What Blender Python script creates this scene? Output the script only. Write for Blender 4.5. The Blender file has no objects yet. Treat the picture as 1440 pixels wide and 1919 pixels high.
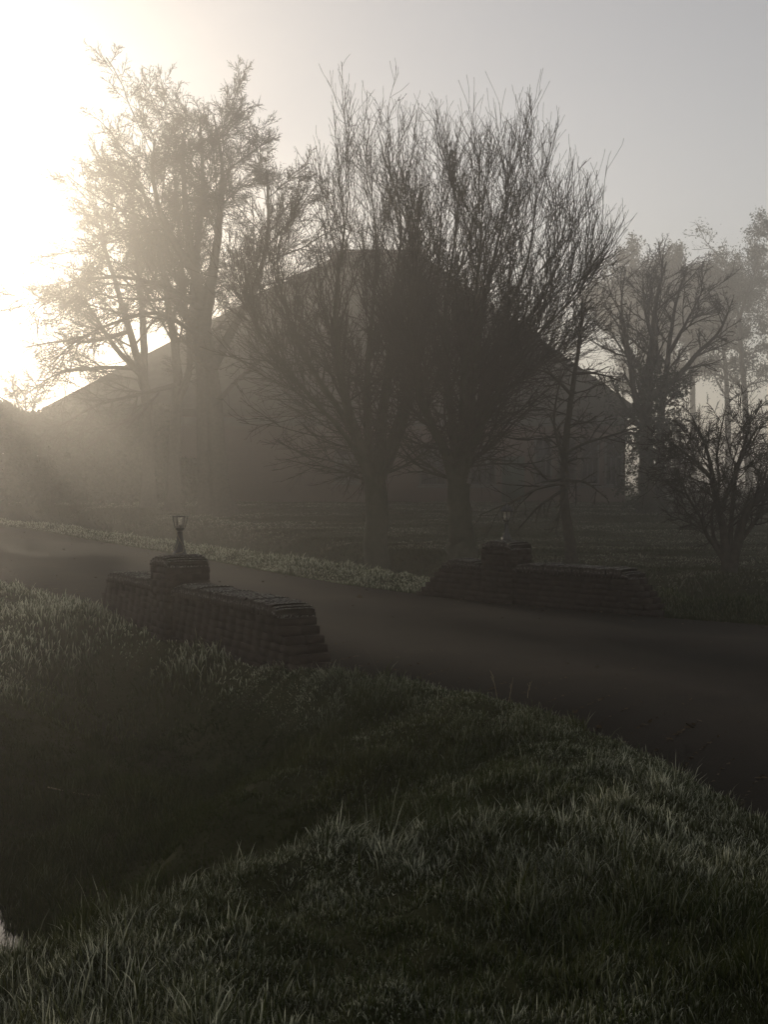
import bpy, math
import numpy as np
from mathutils import Vector, Matrix

# ------------------------------------------------------------------ basics
sc = bpy.context.scene
COL = sc.collection
R = math.radians
F_PX, CX, CY, HOR = 2262.0, 720.0, 959.5, 905.0      # focal length and frame, in pixels of the photograph
CAM_Z = 1.65
PITCH = math.atan((CY - HOR) / F_PX)
cp, sp = math.cos(PITCH), math.sin(PITCH)


def at(px, py, Y):
    """world point seen at pixel (px, py) at depth Y"""
    u = (CY - py) / F_PX
    d = np.array([(px - CX) / F_PX, cp + u * sp, -sp + u * cp])
    return np.array([0, 0, CAM_Z]) + d * (Y / d[1])


def empty(name, loc, rz=0.0):
    o = bpy.data.objects.new(name, None)
    o.empty_display_size = 0.2
    o.location = Vector(loc)
    o.rotation_euler = (0, 0, rz)
    COL.objects.link(o)
    return o


def tag(o, label=None, cat=None, group=None, kind=None):
    if label: o['label'] = label
    if cat: o['category'] = cat
    if group: o['group'] = group
    if kind: o['kind'] = kind
    return o


def mesh_obj(name, verts, faces_list, mat, parent=None, smooth=False, attrs=None, matidx=None):
    """verts (N,3); faces_list = list of int arrays (M,k)"""
    me = bpy.data.meshes.new(name)
    verts = np.asarray(verts, dtype=np.float32)
    me.vertices.add(len(verts))
    me.vertices.foreach_set('co', verts.ravel())
    faces_list = [np.asarray(f, dtype=np.int32) for f in faces_list if len(f)]
    loops = np.concatenate([f.ravel() for f in faces_list])
    tot = np.concatenate([np.full(len(f), f.shape[1], dtype=np.int32) for f in faces_list])
    start = np.concatenate([[0], np.cumsum(tot)[:-1]]).astype(np.int32)
    me.loops.add(len(loops))
    me.loops.foreach_set('vertex_index', loops)
    me.polygons.add(len(tot))
    me.polygons.foreach_set('loop_start', start)
    if smooth:
        me.polygons.foreach_set('use_smooth', np.ones(len(tot), dtype=bool))
    if attrs:
        for k, v in attrs.items():
            a = me.attributes.new(k, 'FLOAT', 'POINT')
            a.data.foreach_set('value', np.asarray(v, dtype=np.float32))
    me.update(calc_edges=True)
    me.validate()
    me.materials.append(mat)
    o = bpy.data.objects.new(name, me)
    COL.objects.link(o)
    if parent is not None:
        o.parent = parent
    return o


class MB:
    """mesh collector"""
    def __init__(s): s.v, s.f, s.n = [], {}, 0
    def add(s, v, faces):
        v = np.asarray(v, dtype=float)
        for f in faces:
            s.f.setdefault(len(f), []).append([i + s.n for i in f])
        s.v.append(v); s.n += len(v)
    def addarr(s, v, f):
        f = np.asarray(f)
        s.f.setdefault(f.shape[1], []).extend((f + s.n).tolist())
        s.v.append(np.asarray(v, dtype=float)); s.n += len(v)
    def box(s, c, size, rz=0.0, taper=1.0, jit=None):
        hx, hy, hz = [k / 2 for k in size]
        v = np.array([[x * hx * (taper if z > 0 else 1), y * hy * (taper if z > 0 else 1), z * hz] for z in (-1, 1) for y in (-1, 1) for x in (-1, 1)])
        if jit is not None: v = v + jit.normal(0, 1, v.shape) * 0.0025
        if rz:
            ca, sa = math.cos(rz), math.sin(rz)
            v = np.c_[v[:, 0] * ca - v[:, 1] * sa, v[:, 0] * sa + v[:, 1] * ca, v[:, 2]]
        s.add(v + np.array(c), [(0, 2, 3, 1), (4, 5, 7, 6), (0, 1, 5, 4), (1, 3, 7, 5), (3, 2, 6, 7), (2, 0, 4, 6)])
    def lathe(s, prof, k=12, c=(0, 0, 0), rot=0.0):
        """prof list of (r, z)"""
        v, f = [], []
        for r, z in prof:
            for i in range(k):
                a = rot + 2 * math.pi * i / k
                v.append((c[0] + r * math.cos(a), c[1] + r * math.sin(a), c[2] + z))
        for j in range(len(prof) - 1):
            for i in range(k):
                f.append((j * k + i, j * k + (i + 1) % k, (j + 1) * k + (i + 1) % k, (j + 1) * k + i))
        f.append(tuple(range(k))[::-1]); f.append(tuple((len(prof) - 1) * k + i for i in range(k)))
        s.add(v, f)
    def tube(s, pts, rad, k=6):
        pts = np.asarray(pts, dtype=float)[None]
        rad = np.asarray(rad, dtype=float)[None] if np.ndim(rad) else np.full((1, pts.shape[1]), rad)
        v, f = tubes(pts, rad, k)
        s.addarr(v, f)
    def build(s, name, mat, parent=None, smooth=False):
        return mesh_obj(name, np.concatenate(s.v), [np.array(f) for f in s.f.values()], mat, parent, smooth)


def tubes(pts, rad, k):
    """N polylines (N,S,3) with radii (N,S) -> verts, quads"""
    N, S, _ = pts.shape
    tan = np.gradient(pts, axis=1)
    tan /= np.linalg.norm(tan, axis=2, keepdims=True) + 1e-9
    mean = pts[:, -1] - pts[:, 0]
    mean /= np.linalg.norm(mean, axis=1, keepdims=True) + 1e-9
    ref = np.where(np.abs(mean[:, 2:3]) < 0.8, np.array([[0, 0, 1.0]]), np.array([[1.0, 0.2, 0]]))
    ref = np.repeat(ref[:, None], S, 1)
    a = np.cross(tan, ref); a /= np.linalg.norm(a, axis=2, keepdims=True) + 1e-9
    b = np.cross(tan, a)
    ang = np.arange(k) * 2 * math.pi / k
    ring = (a[:, :, None] * np.cos(ang)[None, None, :, None] + b[:, :, None] * np.sin(ang)[None, None, :, None])
    v = pts[:, :, None] + ring * rad[:, :, None, None]
    n = np.arange(N)[:, None, None] * (S * k); j = np.arange(S - 1)[None, :, None] * k; i = np.arange(k)[None, None]
    i2 = (i + 1) % k
    q = np.stack([n + j + i, n + j + i2, n + j + k + i2, n + j + k + i], -1).reshape(-1, 4)
    return v.reshape(-1, 3), q


def smooth01(t):
    t = np.clip(t, 0, 1); return t * t * (3 - 2 * t)


def sstep(a, b, x): return smooth01((np.asarray(x, dtype=float) - a) / (b - a))


def vnoise(x, y, seed=0):
    x = np.asarray(x, dtype=float); y = np.asarray(y, dtype=float)
    xi = np.floor(x).astype(np.int64); yi = np.floor(y).astype(np.int64)
    fx = smooth01(x - xi); fy = smooth01(y - yi)
    def h(a, b):
        n = (a * 374761393 + b * 668265263 + seed * 974711) & 0x7fffffff
        n = ((n ^ (n >> 13)) * 1274126177) & 0x7fffffff
        return ((n ^ (n >> 16)) & 0xffff) / 65535.0
    return (h(xi, yi) * (1 - fx) + h(xi + 1, yi) * fx) * (1 - fy) + (h(xi, yi + 1) * (1 - fx) + h(xi + 1, yi + 1) * fx) * fy


def fbm(x, y, seed=0, o=3):
    s, a, t = 0, 1.0, 0
    for k in range(o):
        s = s + a * vnoise(x * 2 ** k + 17.3 * k, y * 2 ** k - 9.1 * k, seed + k); t += a; a *= 0.5
    return s / t


def spline(pts, n):
    """Catmull-Rom through pts, n samples"""
    p = np.asarray(pts, dtype=float)
    p = np.vstack([2 * p[0] - p[1], p, 2 * p[-1] - p[-2]])
    m = len(p) - 3
    t = np.linspace(0, m - 1e-6, n); i = t.astype(int); f = (t - i)[:, None]
    p0, p1, p2, p3 = p[i], p[i + 1], p[i + 2], p[i + 3]
    return 0.5 * (2 * p1 + (p2 - p0) * f + (2 * p0 - 5 * p1 + 4 * p2 - p3) * f ** 2 + (3 * p1 - p0 - 3 * p2 + p3) * f ** 3)


def poly_dist(x, y, line):
    """signed distance to polyline (positive on its right-hand side), same shape as x"""
    best = np.full(x.shape, 1e9); sign = np.ones(x.shape)
    for (ax, ay), (bx, by) in zip(line[:-1], line[1:]):
        dx, dy = bx - ax, by - ay
        L2 = dx * dx + dy * dy
        t = np.clip(((x - ax) * dx + (y - ay) * dy) / L2, 0, 1)
        ex, ey = x - ax - t * dx, y - ay - t * dy
        d = np.hypot(ex, ey)
        m = d < best - 1e-9
        best = np.where(m, d, best)
        sign = np.where(m, np.where(dx * (y - ay) - dy * (x - ax) < 0, 1.0, -1.0), sign)
    return best * sign


# ------------------------------------------------------------------ materials
def nt(name):
    m = bpy.data.materials.new(name); m.use_nodes = True
    t = m.node_tree; t.nodes.clear()
    out = t.nodes.new('ShaderNodeOutputMaterial')
    return m, t, out


def N(t, kind, **kw):
    n = t.nodes.new(kind)
    for k, v in kw.items():
        if k.startswith('i_'):
            key = k[2:].replace('_', ' ')
            n.inputs[int(key) if key.isdigit() else key].default_value = v
        else: setattr(n, k, v)
    return n


def noise_ramp(t, scale, stops, detail=4, coord='Object', rough=0.6):
    tc = N(t, 'ShaderNodeTexCoord')
    nz = N(t, 'ShaderNodeTexNoise', i_Scale=scale, i_Detail=detail, i_Roughness=rough)
    t.links.new(tc.outputs[coord], nz.inputs['Vector'])
    rp = N(t, 'ShaderNodeValToRGB')
    while len(rp.color_ramp.elements) < len(stops): rp.color_ramp.elements.new(0.5)
    for e, (p, c) in zip(rp.color_ramp.elements, stops):
        e.position = p; e.color = (*c, 1)
    t.links.new(nz.outputs['Fac'], rp.inputs['Fac'])
    return nz, rp, tc


def simple_mat(name, scale, stops, rough=0.9, bump=0.0, bscale=None, metallic=0.0, spec=0.3):
    m, t, out = nt(name)
    b = N(t, 'ShaderNodeBsdfPrincipled', i_Roughness=rough, i_Metallic=metallic)
    b.inputs['Specular IOR Level'].default_value = spec
    nz, rp, tc = noise_ramp(t, scale, stops)
    t.links.new(rp.outputs[0], b.inputs['Base Color'])
    if bump:
        n2 = N(t, 'ShaderNodeTexNoise', i_Scale=bscale or scale * 4, i_Detail=5.0)
        t.links.new(tc.outputs['Object'], n2.inputs['Vector'])
        bp = N(t, 'ShaderNodeBump', i_Strength=bump, i_Distance=0.03)
        t.links.new(n2.outputs['Fac'], bp.inputs['Height'])
        t.links.new(bp.outputs[0], b.inputs['Normal'])
    t.links.new(b.outputs[0], out.inputs['Surface'])
    return m


def leafy_mat(name, dark, mid, tip, translucent=0.35, attr='frost'):
    """blades and leaves: base colour to a frosted tip, part of the light passing through"""
    m, t, out = nt(name)
    fr = N(t, 'ShaderNodeAttribute', attribute_name=attr)
    rn = N(t, 'ShaderNodeAttribute', attribute_name='rnd')
    mx = N(t, 'ShaderNodeMix', data_type='RGBA'); mx.inputs[6].default_value = (*dark, 1); mx.inputs[7].default_value = (*mid, 1)
    t.links.new(rn.outputs['Fac'], mx.inputs[0])
    m2 = N(t, 'ShaderNodeMix', data_type='RGBA'); m2.inputs[7].default_value = (*tip, 1)
    t.links.new(fr.outputs['Fac'], m2.inputs[0]); t.links.new(mx.outputs[2], m2.inputs[6])
    d = N(t, 'ShaderNodeBsdfDiffuse', i_Roughness=0.6); tr = N(t, 'ShaderNodeBsdfTranslucent')
    t.links.new(m2.outputs[2], d.inputs[0]); t.links.new(m2.outputs[2], tr.inputs[0])
    ms = N(t, 'ShaderNodeMixShader', i_0=translucent)
    t.links.new(d.outputs[0], ms.inputs[1]); t.links.new(tr.outputs[0], ms.inputs[2])
    t.links.new(ms.outputs[0], out.inputs['Surface'])
    return m


M = {}
M['bark'] = simple_mat('bark', 9, [(0.3, (0.035, 0.03, 0.024)), (0.7, (0.085, 0.075, 0.058))], 0.95, 0.6, 30, spec=0.1)
M['bark_green'] = simple_mat('bark_green', 5, [(0.3, (0.04, 0.045, 0.026)), (0.7, (0.08, 0.075, 0.055))], 0.95, 0.6, 30, spec=0.1)
M['twig'] = simple_mat('twig', 3, [(0.3, (0.04, 0.033, 0.026)), (0.7, (0.07, 0.06, 0.048))], 0.9, spec=0.1)
M['grass'] = leafy_mat('grass', (0.018, 0.034, 0.006), (0.052, 0.058, 0.013), (0.66, 0.67, 0.52))
M['lawn'] = leafy_mat('lawn', (0.026, 0.034, 0.014), (0.05, 0.05, 0.02), (0.48, 0.47, 0.39))
M['dry'] = leafy_mat('dry_leaf', (0.05, 0.035, 0.018), (0.09, 0.065, 0.035), (0.3, 0.28, 0.24), 0.3)
M['evergreen'] = leafy_mat('evergreen', (0.022, 0.032, 0.016), (0.05, 0.055, 0.03), (0.3, 0.3, 0.26), 0.2)
M['soil'] = simple_mat('soil', 1.6, [(0.25, (0.020, 0.020, 0.010)), (0.5, (0.035, 0.038, 0.015)), (0.8, (0.055, 0.05, 0.026))], 1.0, 0.8, 22, spec=0.05)
M['iron'] = simple_mat('iron', 40, [(0.3, (0.012, 0.012, 0.012)), (0.7, (0.03, 0.028, 0.026))], 0.38, 0.1, 120, spec=0.5)
M['white_paint'] = simple_mat('white_paint', 3, [(0.3, (0.07, 0.068, 0.062)), (0.7, (0.12, 0.115, 0.105))], 0.6)
M['green_paint'] = simple_mat('green_paint', 3, [(0.3, (0.02, 0.04, 0.025)), (0.7, (0.03, 0.055, 0.035))], 0.5)
M['thatch'] = simple_mat('thatch', 3, [(0.3, (0.05, 0.045, 0.036)), (0.7, (0.095, 0.085, 0.068))], 1.0, 0.7, 14, spec=0.05)
M['straw'] = simple_mat('straw', 20, [(0.3, (0.16, 0.12, 0.06)), (0.7, (0.3, 0.26, 0.18))], 0.8)


def road_mat():
    m, t, out = nt('road')
    b = N(t, 'ShaderNodeBsdfPrincipled'); b.inputs['Specular IOR Level'].default_value = 0.04
    nz, rp, tc = noise_ramp(t, 0.55, [(0.3, (0.022, 0.020, 0.017)), (0.55, (0.032, 0.028, 0.024)), (0.8, (0.05, 0.044, 0.036))], 6)
    n2 = N(t, 'ShaderNodeTexNoise', i_Scale=90.0, i_Detail=3.0); t.links.new(tc.outputs['Object'], n2.inputs['Vector'])
    sp_ = N(t, 'ShaderNodeMix', data_type='RGBA', blend_type='MULTIPLY', i_0=0.6)
    r2 = N(t, 'ShaderNodeValToRGB'); r2.color_ramp.elements[0].position = 0.35; r2.color_ramp.elements[0].color = (0.45, 0.43, 0.4, 1)
    r2.color_ramp.elements[1].position = 0.68; r2.color_ramp.elements[1].color = (1.25, 1.2, 1.12, 1)
    t.links.new(n2.outputs['Fac'], r2.inputs[0]); t.links.new(rp.outputs[0], sp_.inputs[6]); t.links.new(r2.outputs[0], sp_.inputs[7])
    # worn wheel tracks, with a mossier crown and dirty edges
    ac = N(t, 'ShaderNodeAttribute', attribute_name='across')
    n3 = N(t, 'ShaderNodeTexNoise', i_Scale=0.8, i_Detail=3.0); t.links.new(tc.outputs['Object'], n3.inputs['Vector'])
    ad = N(t, 'ShaderNodeMath', operation='MULTIPLY_ADD', i_1=0.14); t.links.new(n3.outputs['Fac'], ad.inputs[0]); t.links.new(ac.outputs['Fac'], ad.inputs[2])
    tk = N(t, 'ShaderNodeValToRGB'); cr = tk.color_ramp
    while len(cr.elements) < 7: cr.elements.new(0.5)
    for e, (p_, v_) in zip(cr.elements, [(0.0, 0.75), (0.17, 0.9), (0.34, 1.5), (0.52, 0.7), (0.57, 0.7), (0.77, 1.5), (1.0, 0.75)]):
        e.position = p_; e.color = (v_, v_ * 0.97, v_ * 0.92, 1)
    t.links.new(ad.outputs[0], tk.inputs[0])
    m3 = N(t, 'ShaderNodeMix', data_type='RGBA', blend_type='MULTIPLY', i_0=1.0); t.links.new(sp_.outputs[2], m3.inputs[6]); t.links.new(tk.outputs[0], m3.inputs[7])
    t.links.new(m3.outputs[2], b.inputs['Base Color'])
    rr = N(t, 'ShaderNodeMapRange', i_3=0.75, i_4=0.98); t.links.new(nz.outputs['Fac'], rr.inputs[0]); t.links.new(rr.outputs[0], b.inputs['Roughness'])
    bp = N(t, 'ShaderNodeBump', i_Strength=0.6, i_Distance=0.012); t.links.new(n2.outputs['Fac'], bp.inputs['Height']); t.links.new(bp.outputs[0], b.inputs['Normal'])
    t.links.new(b.outputs[0], out.inputs['Surface'])
    return m


def brick_mat(name, frost):
    """old dark brick; with frost=True the upward faces carry rime and moss"""
    m, t, out = nt(name)
    b = N(t, 'ShaderNodeBsdfPrincipled', i_Roughness=0.92); b.inputs['Specular IOR Level'].default_value = 0.2
    nz, rp, tc = noise_ramp(t, 7, [(0.25, (0.016, 0.011, 0.009)), (0.5, (0.027, 0.018, 0.014)), (0.8, (0.045, 0.033, 0.026))], 5)
    col = rp.outputs[0]
    n2 = N(t, 'ShaderNodeTexNoise', i_Scale=45.0, i_Detail=5.0); t.links.new(tc.outputs['Object'], n2.inputs['Vector'])
    if frost:
        g = N(t, 'ShaderNodeNewGeometry'); s = N(t, 'ShaderNodeSeparateXYZ'); t.links.new(g.outputs['Normal'], s.inputs[0])
        r = N(t, 'ShaderNodeMapRange', i_1=0.55, i_2=0.95); t.links.new(s.outputs['Z'], r.inputs[0])
        r3 = N(t, 'ShaderNodeMapRange', i_1=0.44, i_2=0.66); t.links.new(n2.outputs['Fac'], r3.inputs[0])
        mu = N(t, 'ShaderNodeMath', operation='MULTIPLY'); t.links.new(r.outputs[0], mu.inputs[0]); t.links.new(r3.outputs[0], mu.inputs[1])
        mx = N(t, 'ShaderNodeMix', data_type='RGBA'); mx.inputs[7].default_value = (0.26, 0.26, 0.23, 1)
        t.links.new(mu.outputs[0], mx.inputs[0]); t.links.new(col, mx.inputs[6]); col = mx.outputs[2]
    t.links.new(col, b.inputs['Base Color'])
    bp = N(t, 'ShaderNodeBump', i_Strength=0.5, i_Distance=0.01); t.links.new(n2.outputs['Fac'], bp.inputs['Height']); t.links.new(bp.outputs[0], b.inputs['Normal'])
    t.links.new(b.outputs[0], out.inputs['Surface'])
    return m


def farm_brick():
    m, t, out = nt('farm_brick')
    b = N(t, 'ShaderNodeBsdfPrincipled', i_Roughness=0.92); b.inputs['Specular IOR Level'].default_value = 0.2
    tc = N(t, 'ShaderNodeTexCoord'); mp = N(t, 'ShaderNodeMapping'); mp.inputs['Rotation'].default_value = (R(90), 0, 0)
    br = N(t, 'ShaderNodeTexBrick', i_Scale=4.5); br.inputs['Color1'].default_value = (0.13, 0.075, 0.055, 1); br.inputs['Color2'].default_value = (0.10, 0.062, 0.05, 1); br.inputs['Mortar'].default_value = (0.2, 0.18, 0.16, 1)
    br.inputs['Mortar Size'].default_value = 0.02
    t.links.new(tc.outputs['Object'], mp.inputs[0]); t.links.new(mp.outputs[0], br.inputs['Vector']); t.links.new(br.outputs[0], b.inputs['Base Color'])
    t.links.new(b.outputs[0], out.inputs['Surface'])
    return m


def glass_mat(name, tint, gloss):
    """thin sheet glass: mostly see-through with a mirror film"""
    m, t, out = nt(name)
    tr = N(t, 'ShaderNodeBsdfTransparent'); tr.inputs[0].default_value = (*tint, 1)
    df = N(t, 'ShaderNodeBsdfTranslucent'); df.inputs[0].default_value = (0.75, 0.72, 0.66, 1)
    gl = N(t, 'ShaderNodeBsdfGlossy', i_Roughness=0.12); gl.inputs[0].default_value = (0.9, 0.9, 0.9, 1)
    m0 = N(t, 'ShaderNodeMixShader', i_0=gloss[0]); t.links.new(tr.outputs[0], m0.inputs[1]); t.links.new(df.outputs[0], m0.inputs[2])
    ms = N(t, 'ShaderNodeMixShader', i_0=gloss[1]); t.links.new(m0.outputs[0], ms.inputs[1]); t.links.new(gl.outputs[0], ms.inputs[2])
    t.links.new(ms.outputs[0], out.inputs['Surface'])
    return m


def pane_mat():
    m, t, out = nt('dark_window_glass')
    b = N(t, 'ShaderNodeBsdfPrincipled', i_Roughness=0.06); b.inputs['Base Color'].default_value = (0.012, 0.013, 0.014, 1)
    tc = N(t, 'ShaderNodeTexCoord'); nz = N(t, 'ShaderNodeTexNoise', i_Scale=2.0); t.links.new(tc.outputs['Object'], nz.inputs[0])
    bp = N(t, 'ShaderNodeBump', i_Strength=0.05, i_Distance=0.02); t.links.new(nz.outputs['Fac'], bp.inputs['Height']); t.links.new(bp.outputs[0], b.inputs['Normal'])
    t.links.new(b.outputs[0], out.inputs['Surface'])
    return m


def water_mat():
    m, t, out = nt('water')
    b = N(t, 'ShaderNodeBsdfPrincipled', i_Roughness=0.03, i_IOR=1.33); b.inputs['Base Color'].default_value = (0.010, 0.010, 0.007, 1)
    tc = N(t, 'ShaderNodeTexCoord'); nz = N(t, 'ShaderNodeTexNoise', i_Scale=3.0, i_Detail=2.0); t.links.new(tc.outputs['Object'], nz.inputs[0])
    bp = N(t, 'ShaderNodeBump', i_Strength=0.04, i_Distance=0.02); t.links.new(nz.outputs['Fac'], bp.inputs['Height']); t.links.new(bp.outputs[0], b.inputs['Normal'])
    t.links.new(b.outputs[0], out.inputs['Surface'])
    return m


M['road'] = road_mat()
M['brick'] = brick_mat('old_brick', False)
M['coping'] = brick_mat('frosted_brick', True)
M['farm_brick'] = farm_brick()
M['lamp_glass'] = glass_mat('lamp_glass', (0.93, 0.92, 0.88), (0.2, 0.05))
M['pane'] = pane_mat()
M['water'] = water_mat()

# ------------------------------------------------------------------ plan of the place
FAR_EDGE = spline([(30, 8.5), (14, 10.2), (8, 12.0), (4.5, 14.1), (3.3, 15.0), (1.9, 16.3), (0.39, 18.0), (-1.5, 21.2), (-3.64, 25.7), (-8.5, 35), (-15.3, 47.2), (-27, 57.5), (-50, 73), (-90, 95)], 120)
NEAR_EDGE = spline([(30, -4), (14, -2.2), (6.2, 0.6), (3.1, 3.3), (1.95, 5.6), (1.55, 7.5), (0.75, 9.4), (-0.5, 10.6), (-1.95, 12.95), (-3.4, 15.3), (-5.8, 19.0), (-8.1, 23.6), (-12.6, 32.6), (-19.4, 43.2), (-30.5, 52.6), (-53, 68), (-93, 90)], 140)
DITCH = [(-1.55, 12.6), (-1.35, 10.8), (-1.45, 9.2), (-2.1, 7.2), (-3.1, 6.35), (-4.6, 5.1), (-8, 2.5), (-16, -4)]
LAWN0 = 0.0


def road_fields(x, y):
    df = poly_dist(x, y, FAR_EDGE)      # >0 : beyond the far edge
    dn = poly_dist(x, y, NEAR_EDGE)     # <0 : our side of the near edge
    return df, dn


def ground(x, y, detail=True):
    x = np.asarray(x, dtype=float); y = np.asarray(y, dtype=float)
    df, dn = road_fields(x, y)
    z = 0.75 * sstep(27, 64, y) * sstep(0, 6, df)
    # ditch along the far side of the road
    prof = sstep(0.8, 2.1, df) * (1 - sstep(3.0, 5.4, df))
    z = z - 1.25 * prof + 0.10 * sstep(0.0, 0.4, df) * (1 - sstep(0.6, 1.4, df))
    # ditch in front
    dd = poly_dist(x, y, DITCH)
    a = np.abs(dd)
    floor = -1.12 * (1 - 0.30 * sstep(-2.75, -1.7, x))
    shelf = -0.30 - 0.62 * sstep(8.0, 6.0, y)
    far_bank = floor * (1 - sstep(0.05, 1, a / 3.3))
    near_bank = floor + (shelf - floor) * sstep(0.25, 1.25, a) - shelf * sstep(1.15, 2.9, a)
    ns = -dn                             # distance on our side of the road
    fd = np.where(dd > 0, far_bank, near_bank) * sstep(0.1, 1.2, ns)
    fd = np.where(ns > 0, fd, 0)
    z = z + fd
    if detail:
        off = np.maximum(np.maximum(df, ns), 0)
        k = sstep(0.05, 0.5, off)
        near = 1 - sstep(14, 30, y)
        z = z + k * (near * ((fbm(x * 1.7, y * 1.7, 3) - 0.5) * 0.26 + (fbm(x * 4.2, y * 4.2, 8) - 0.45) * 0.14) + (1 - near) * (fbm(x * 1.1, y * 1.1, 5) - 0.5) * 0.14)
        z = z + k * near * (0.06 - 0.24 * sstep(-0.7, -1.7, x) * sstep(8, 6.5, y) * (ns > 0))
    inside = (df < 0.0) & (dn > 0.0)
    z = np.where(inside, z - 0.06, z)
    return z


def gz(x, y): return float(ground(np.array([x]), np.array([y]))[0])


def axis(lo, hi, dense0, dense1, d0, grow, maxstep):
    a = list(np.arange(dense0, dense1 + 1e-6, d0))
    s, v = d0, a[-1]
    while v < hi:
        s = min(s * grow, maxstep); v += s; a.append(v)
    s, v = d0, a[0]
    while v > lo:
        s = min(s * grow, maxstep); v -= s; a.insert(0, v)
    return np.array(a)


xs = axis(-900, 900, -8, 7, 0.13, 1.09, 60)
ys = axis(-60, 1500, 2, 21, 0.13, 1.06, 60)
gx, gy = np.meshgrid(xs, ys)
gzv = ground(gx.ravel(), gy.ravel())
nx, ny = len(xs), len(ys)
ii = (np.arange(ny - 1)[:, None] * nx + np.arange(nx - 1)[None]).ravel()
g = mesh_obj('ground', np.c_[gx.ravel(), gy.ravel(), gzv], [np.c_[ii, ii + 1, ii + nx + 1, ii + nx]], M['soil'], smooth=True)
tag(g, kind='structure')

# road: strip between the two edges, slightly cambered, with a broken edge
n_len, n_w = 420, 22
def resample(line, n, ref_s):
    d = np.r_[0, np.cumsum(np.hypot(*np.diff(line, axis=0).T))]
    return np.c_[np.interp(ref_s * d[-1], d, line[:, 0]), np.interp(ref_s * d[-1], d, line[:, 1])]
s01 = np.linspace(0, 1, n_len)
# pair points by nearest on far edge
ne = resample(NEAR_EDGE, n_len, s01)
fe = []
dfar = resample(FAR_EDGE, 2000, np.linspace(0, 1, 2000))
last = 0
for p in ne:
    k = int(np.argmin(np.hypot(dfar[:, 0] - p[0], dfar[:, 1] - p[1])))
    last = max(last, k); fe.append(dfar[last])
fe = np.array(fe)
ker = np.ones(25) / 25
fe_s = np.c_[np.convolve(np.pad(fe[:, 0], 12, 'edge'), ker, 'valid'), np.convolve(np.pad(fe[:, 1], 12, 'edge'), ker, 'valid')]
w = np.linspace(0, 1, n_w)
rx = ne[:, None, 0] * (1 - w) + fe_s[:, None, 0] * w
ry = ne[:, None, 1] * (1 - w) + fe_s[:, None, 1] * w
wob = (fbm(s01 * 300, s01 * 0, 21) - 0.5) * 0.25
rx[:, 0] -= wob * 0.85; ry[:, 0] -= wob * 0.5
rx[:, -1] += wob * 0.7; ry[:, -1] += wob * 0.5
rz = 0.004 + 0.05 * (1 - (2 * w - 1) ** 2)[None] + (fbm(rx * 1.3, ry * 1.3, 31) - 0.5) * 0.03
rz[:, 0] = -0.04; rz[:, -1] = -0.04
ii = (np.arange(n_len - 1)[:, None] * n_w + np.arange(n_w - 1)[None]).ravel()
road = mesh_obj('road', np.c_[rx.ravel(), ry.ravel(), rz.ravel()], [np.c_[ii, ii + n_w, ii + n_w + 1, ii + 1]], M['road'], smooth=True, attrs={'across': np.repeat(np.linspace(0, 1, n_w)[None], n_len, 0).ravel()})
tag(road, kind='structure')

# water: sheets in the two ditches
def ribbon(name, line, half, z):
    l = spline(line, 60)
    t = np.gradient(l, axis=0); t /= np.linalg.norm(t, axis=1, keepdims=True)
    n = np.c_[-t[:, 1], t[:, 0]]
    v = np.r_[np.c_[l + n * half, np.full(60, z)], np.c_[l - n * half, np.full(60, z)]]
    i = np.arange(59)
    o = mesh_obj(name, v, [np.c_[i, i + 1, i + 61, i + 60]], M['water'])
    return tag(o, kind='structure')
ribbon('ditch_water', [(-1.75, 8.2), (-2.1, 7.2), (-3.1, 6.35), (-4.6, 5.1), (-8, 2.5), (-16, -4)], 0.9, -0.98)
fo = FAR_EDGE[8:112]
ft = np.gradient(fo, axis=0); ft /= np.linalg.norm(ft, axis=1, keepdims=True)
far_axis = fo + np.c_[ft[:, 1], -ft[:, 0]] * 2.55
ribbon('far_ditch_water', far_axis[::6], 1.0, -0.86)


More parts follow.
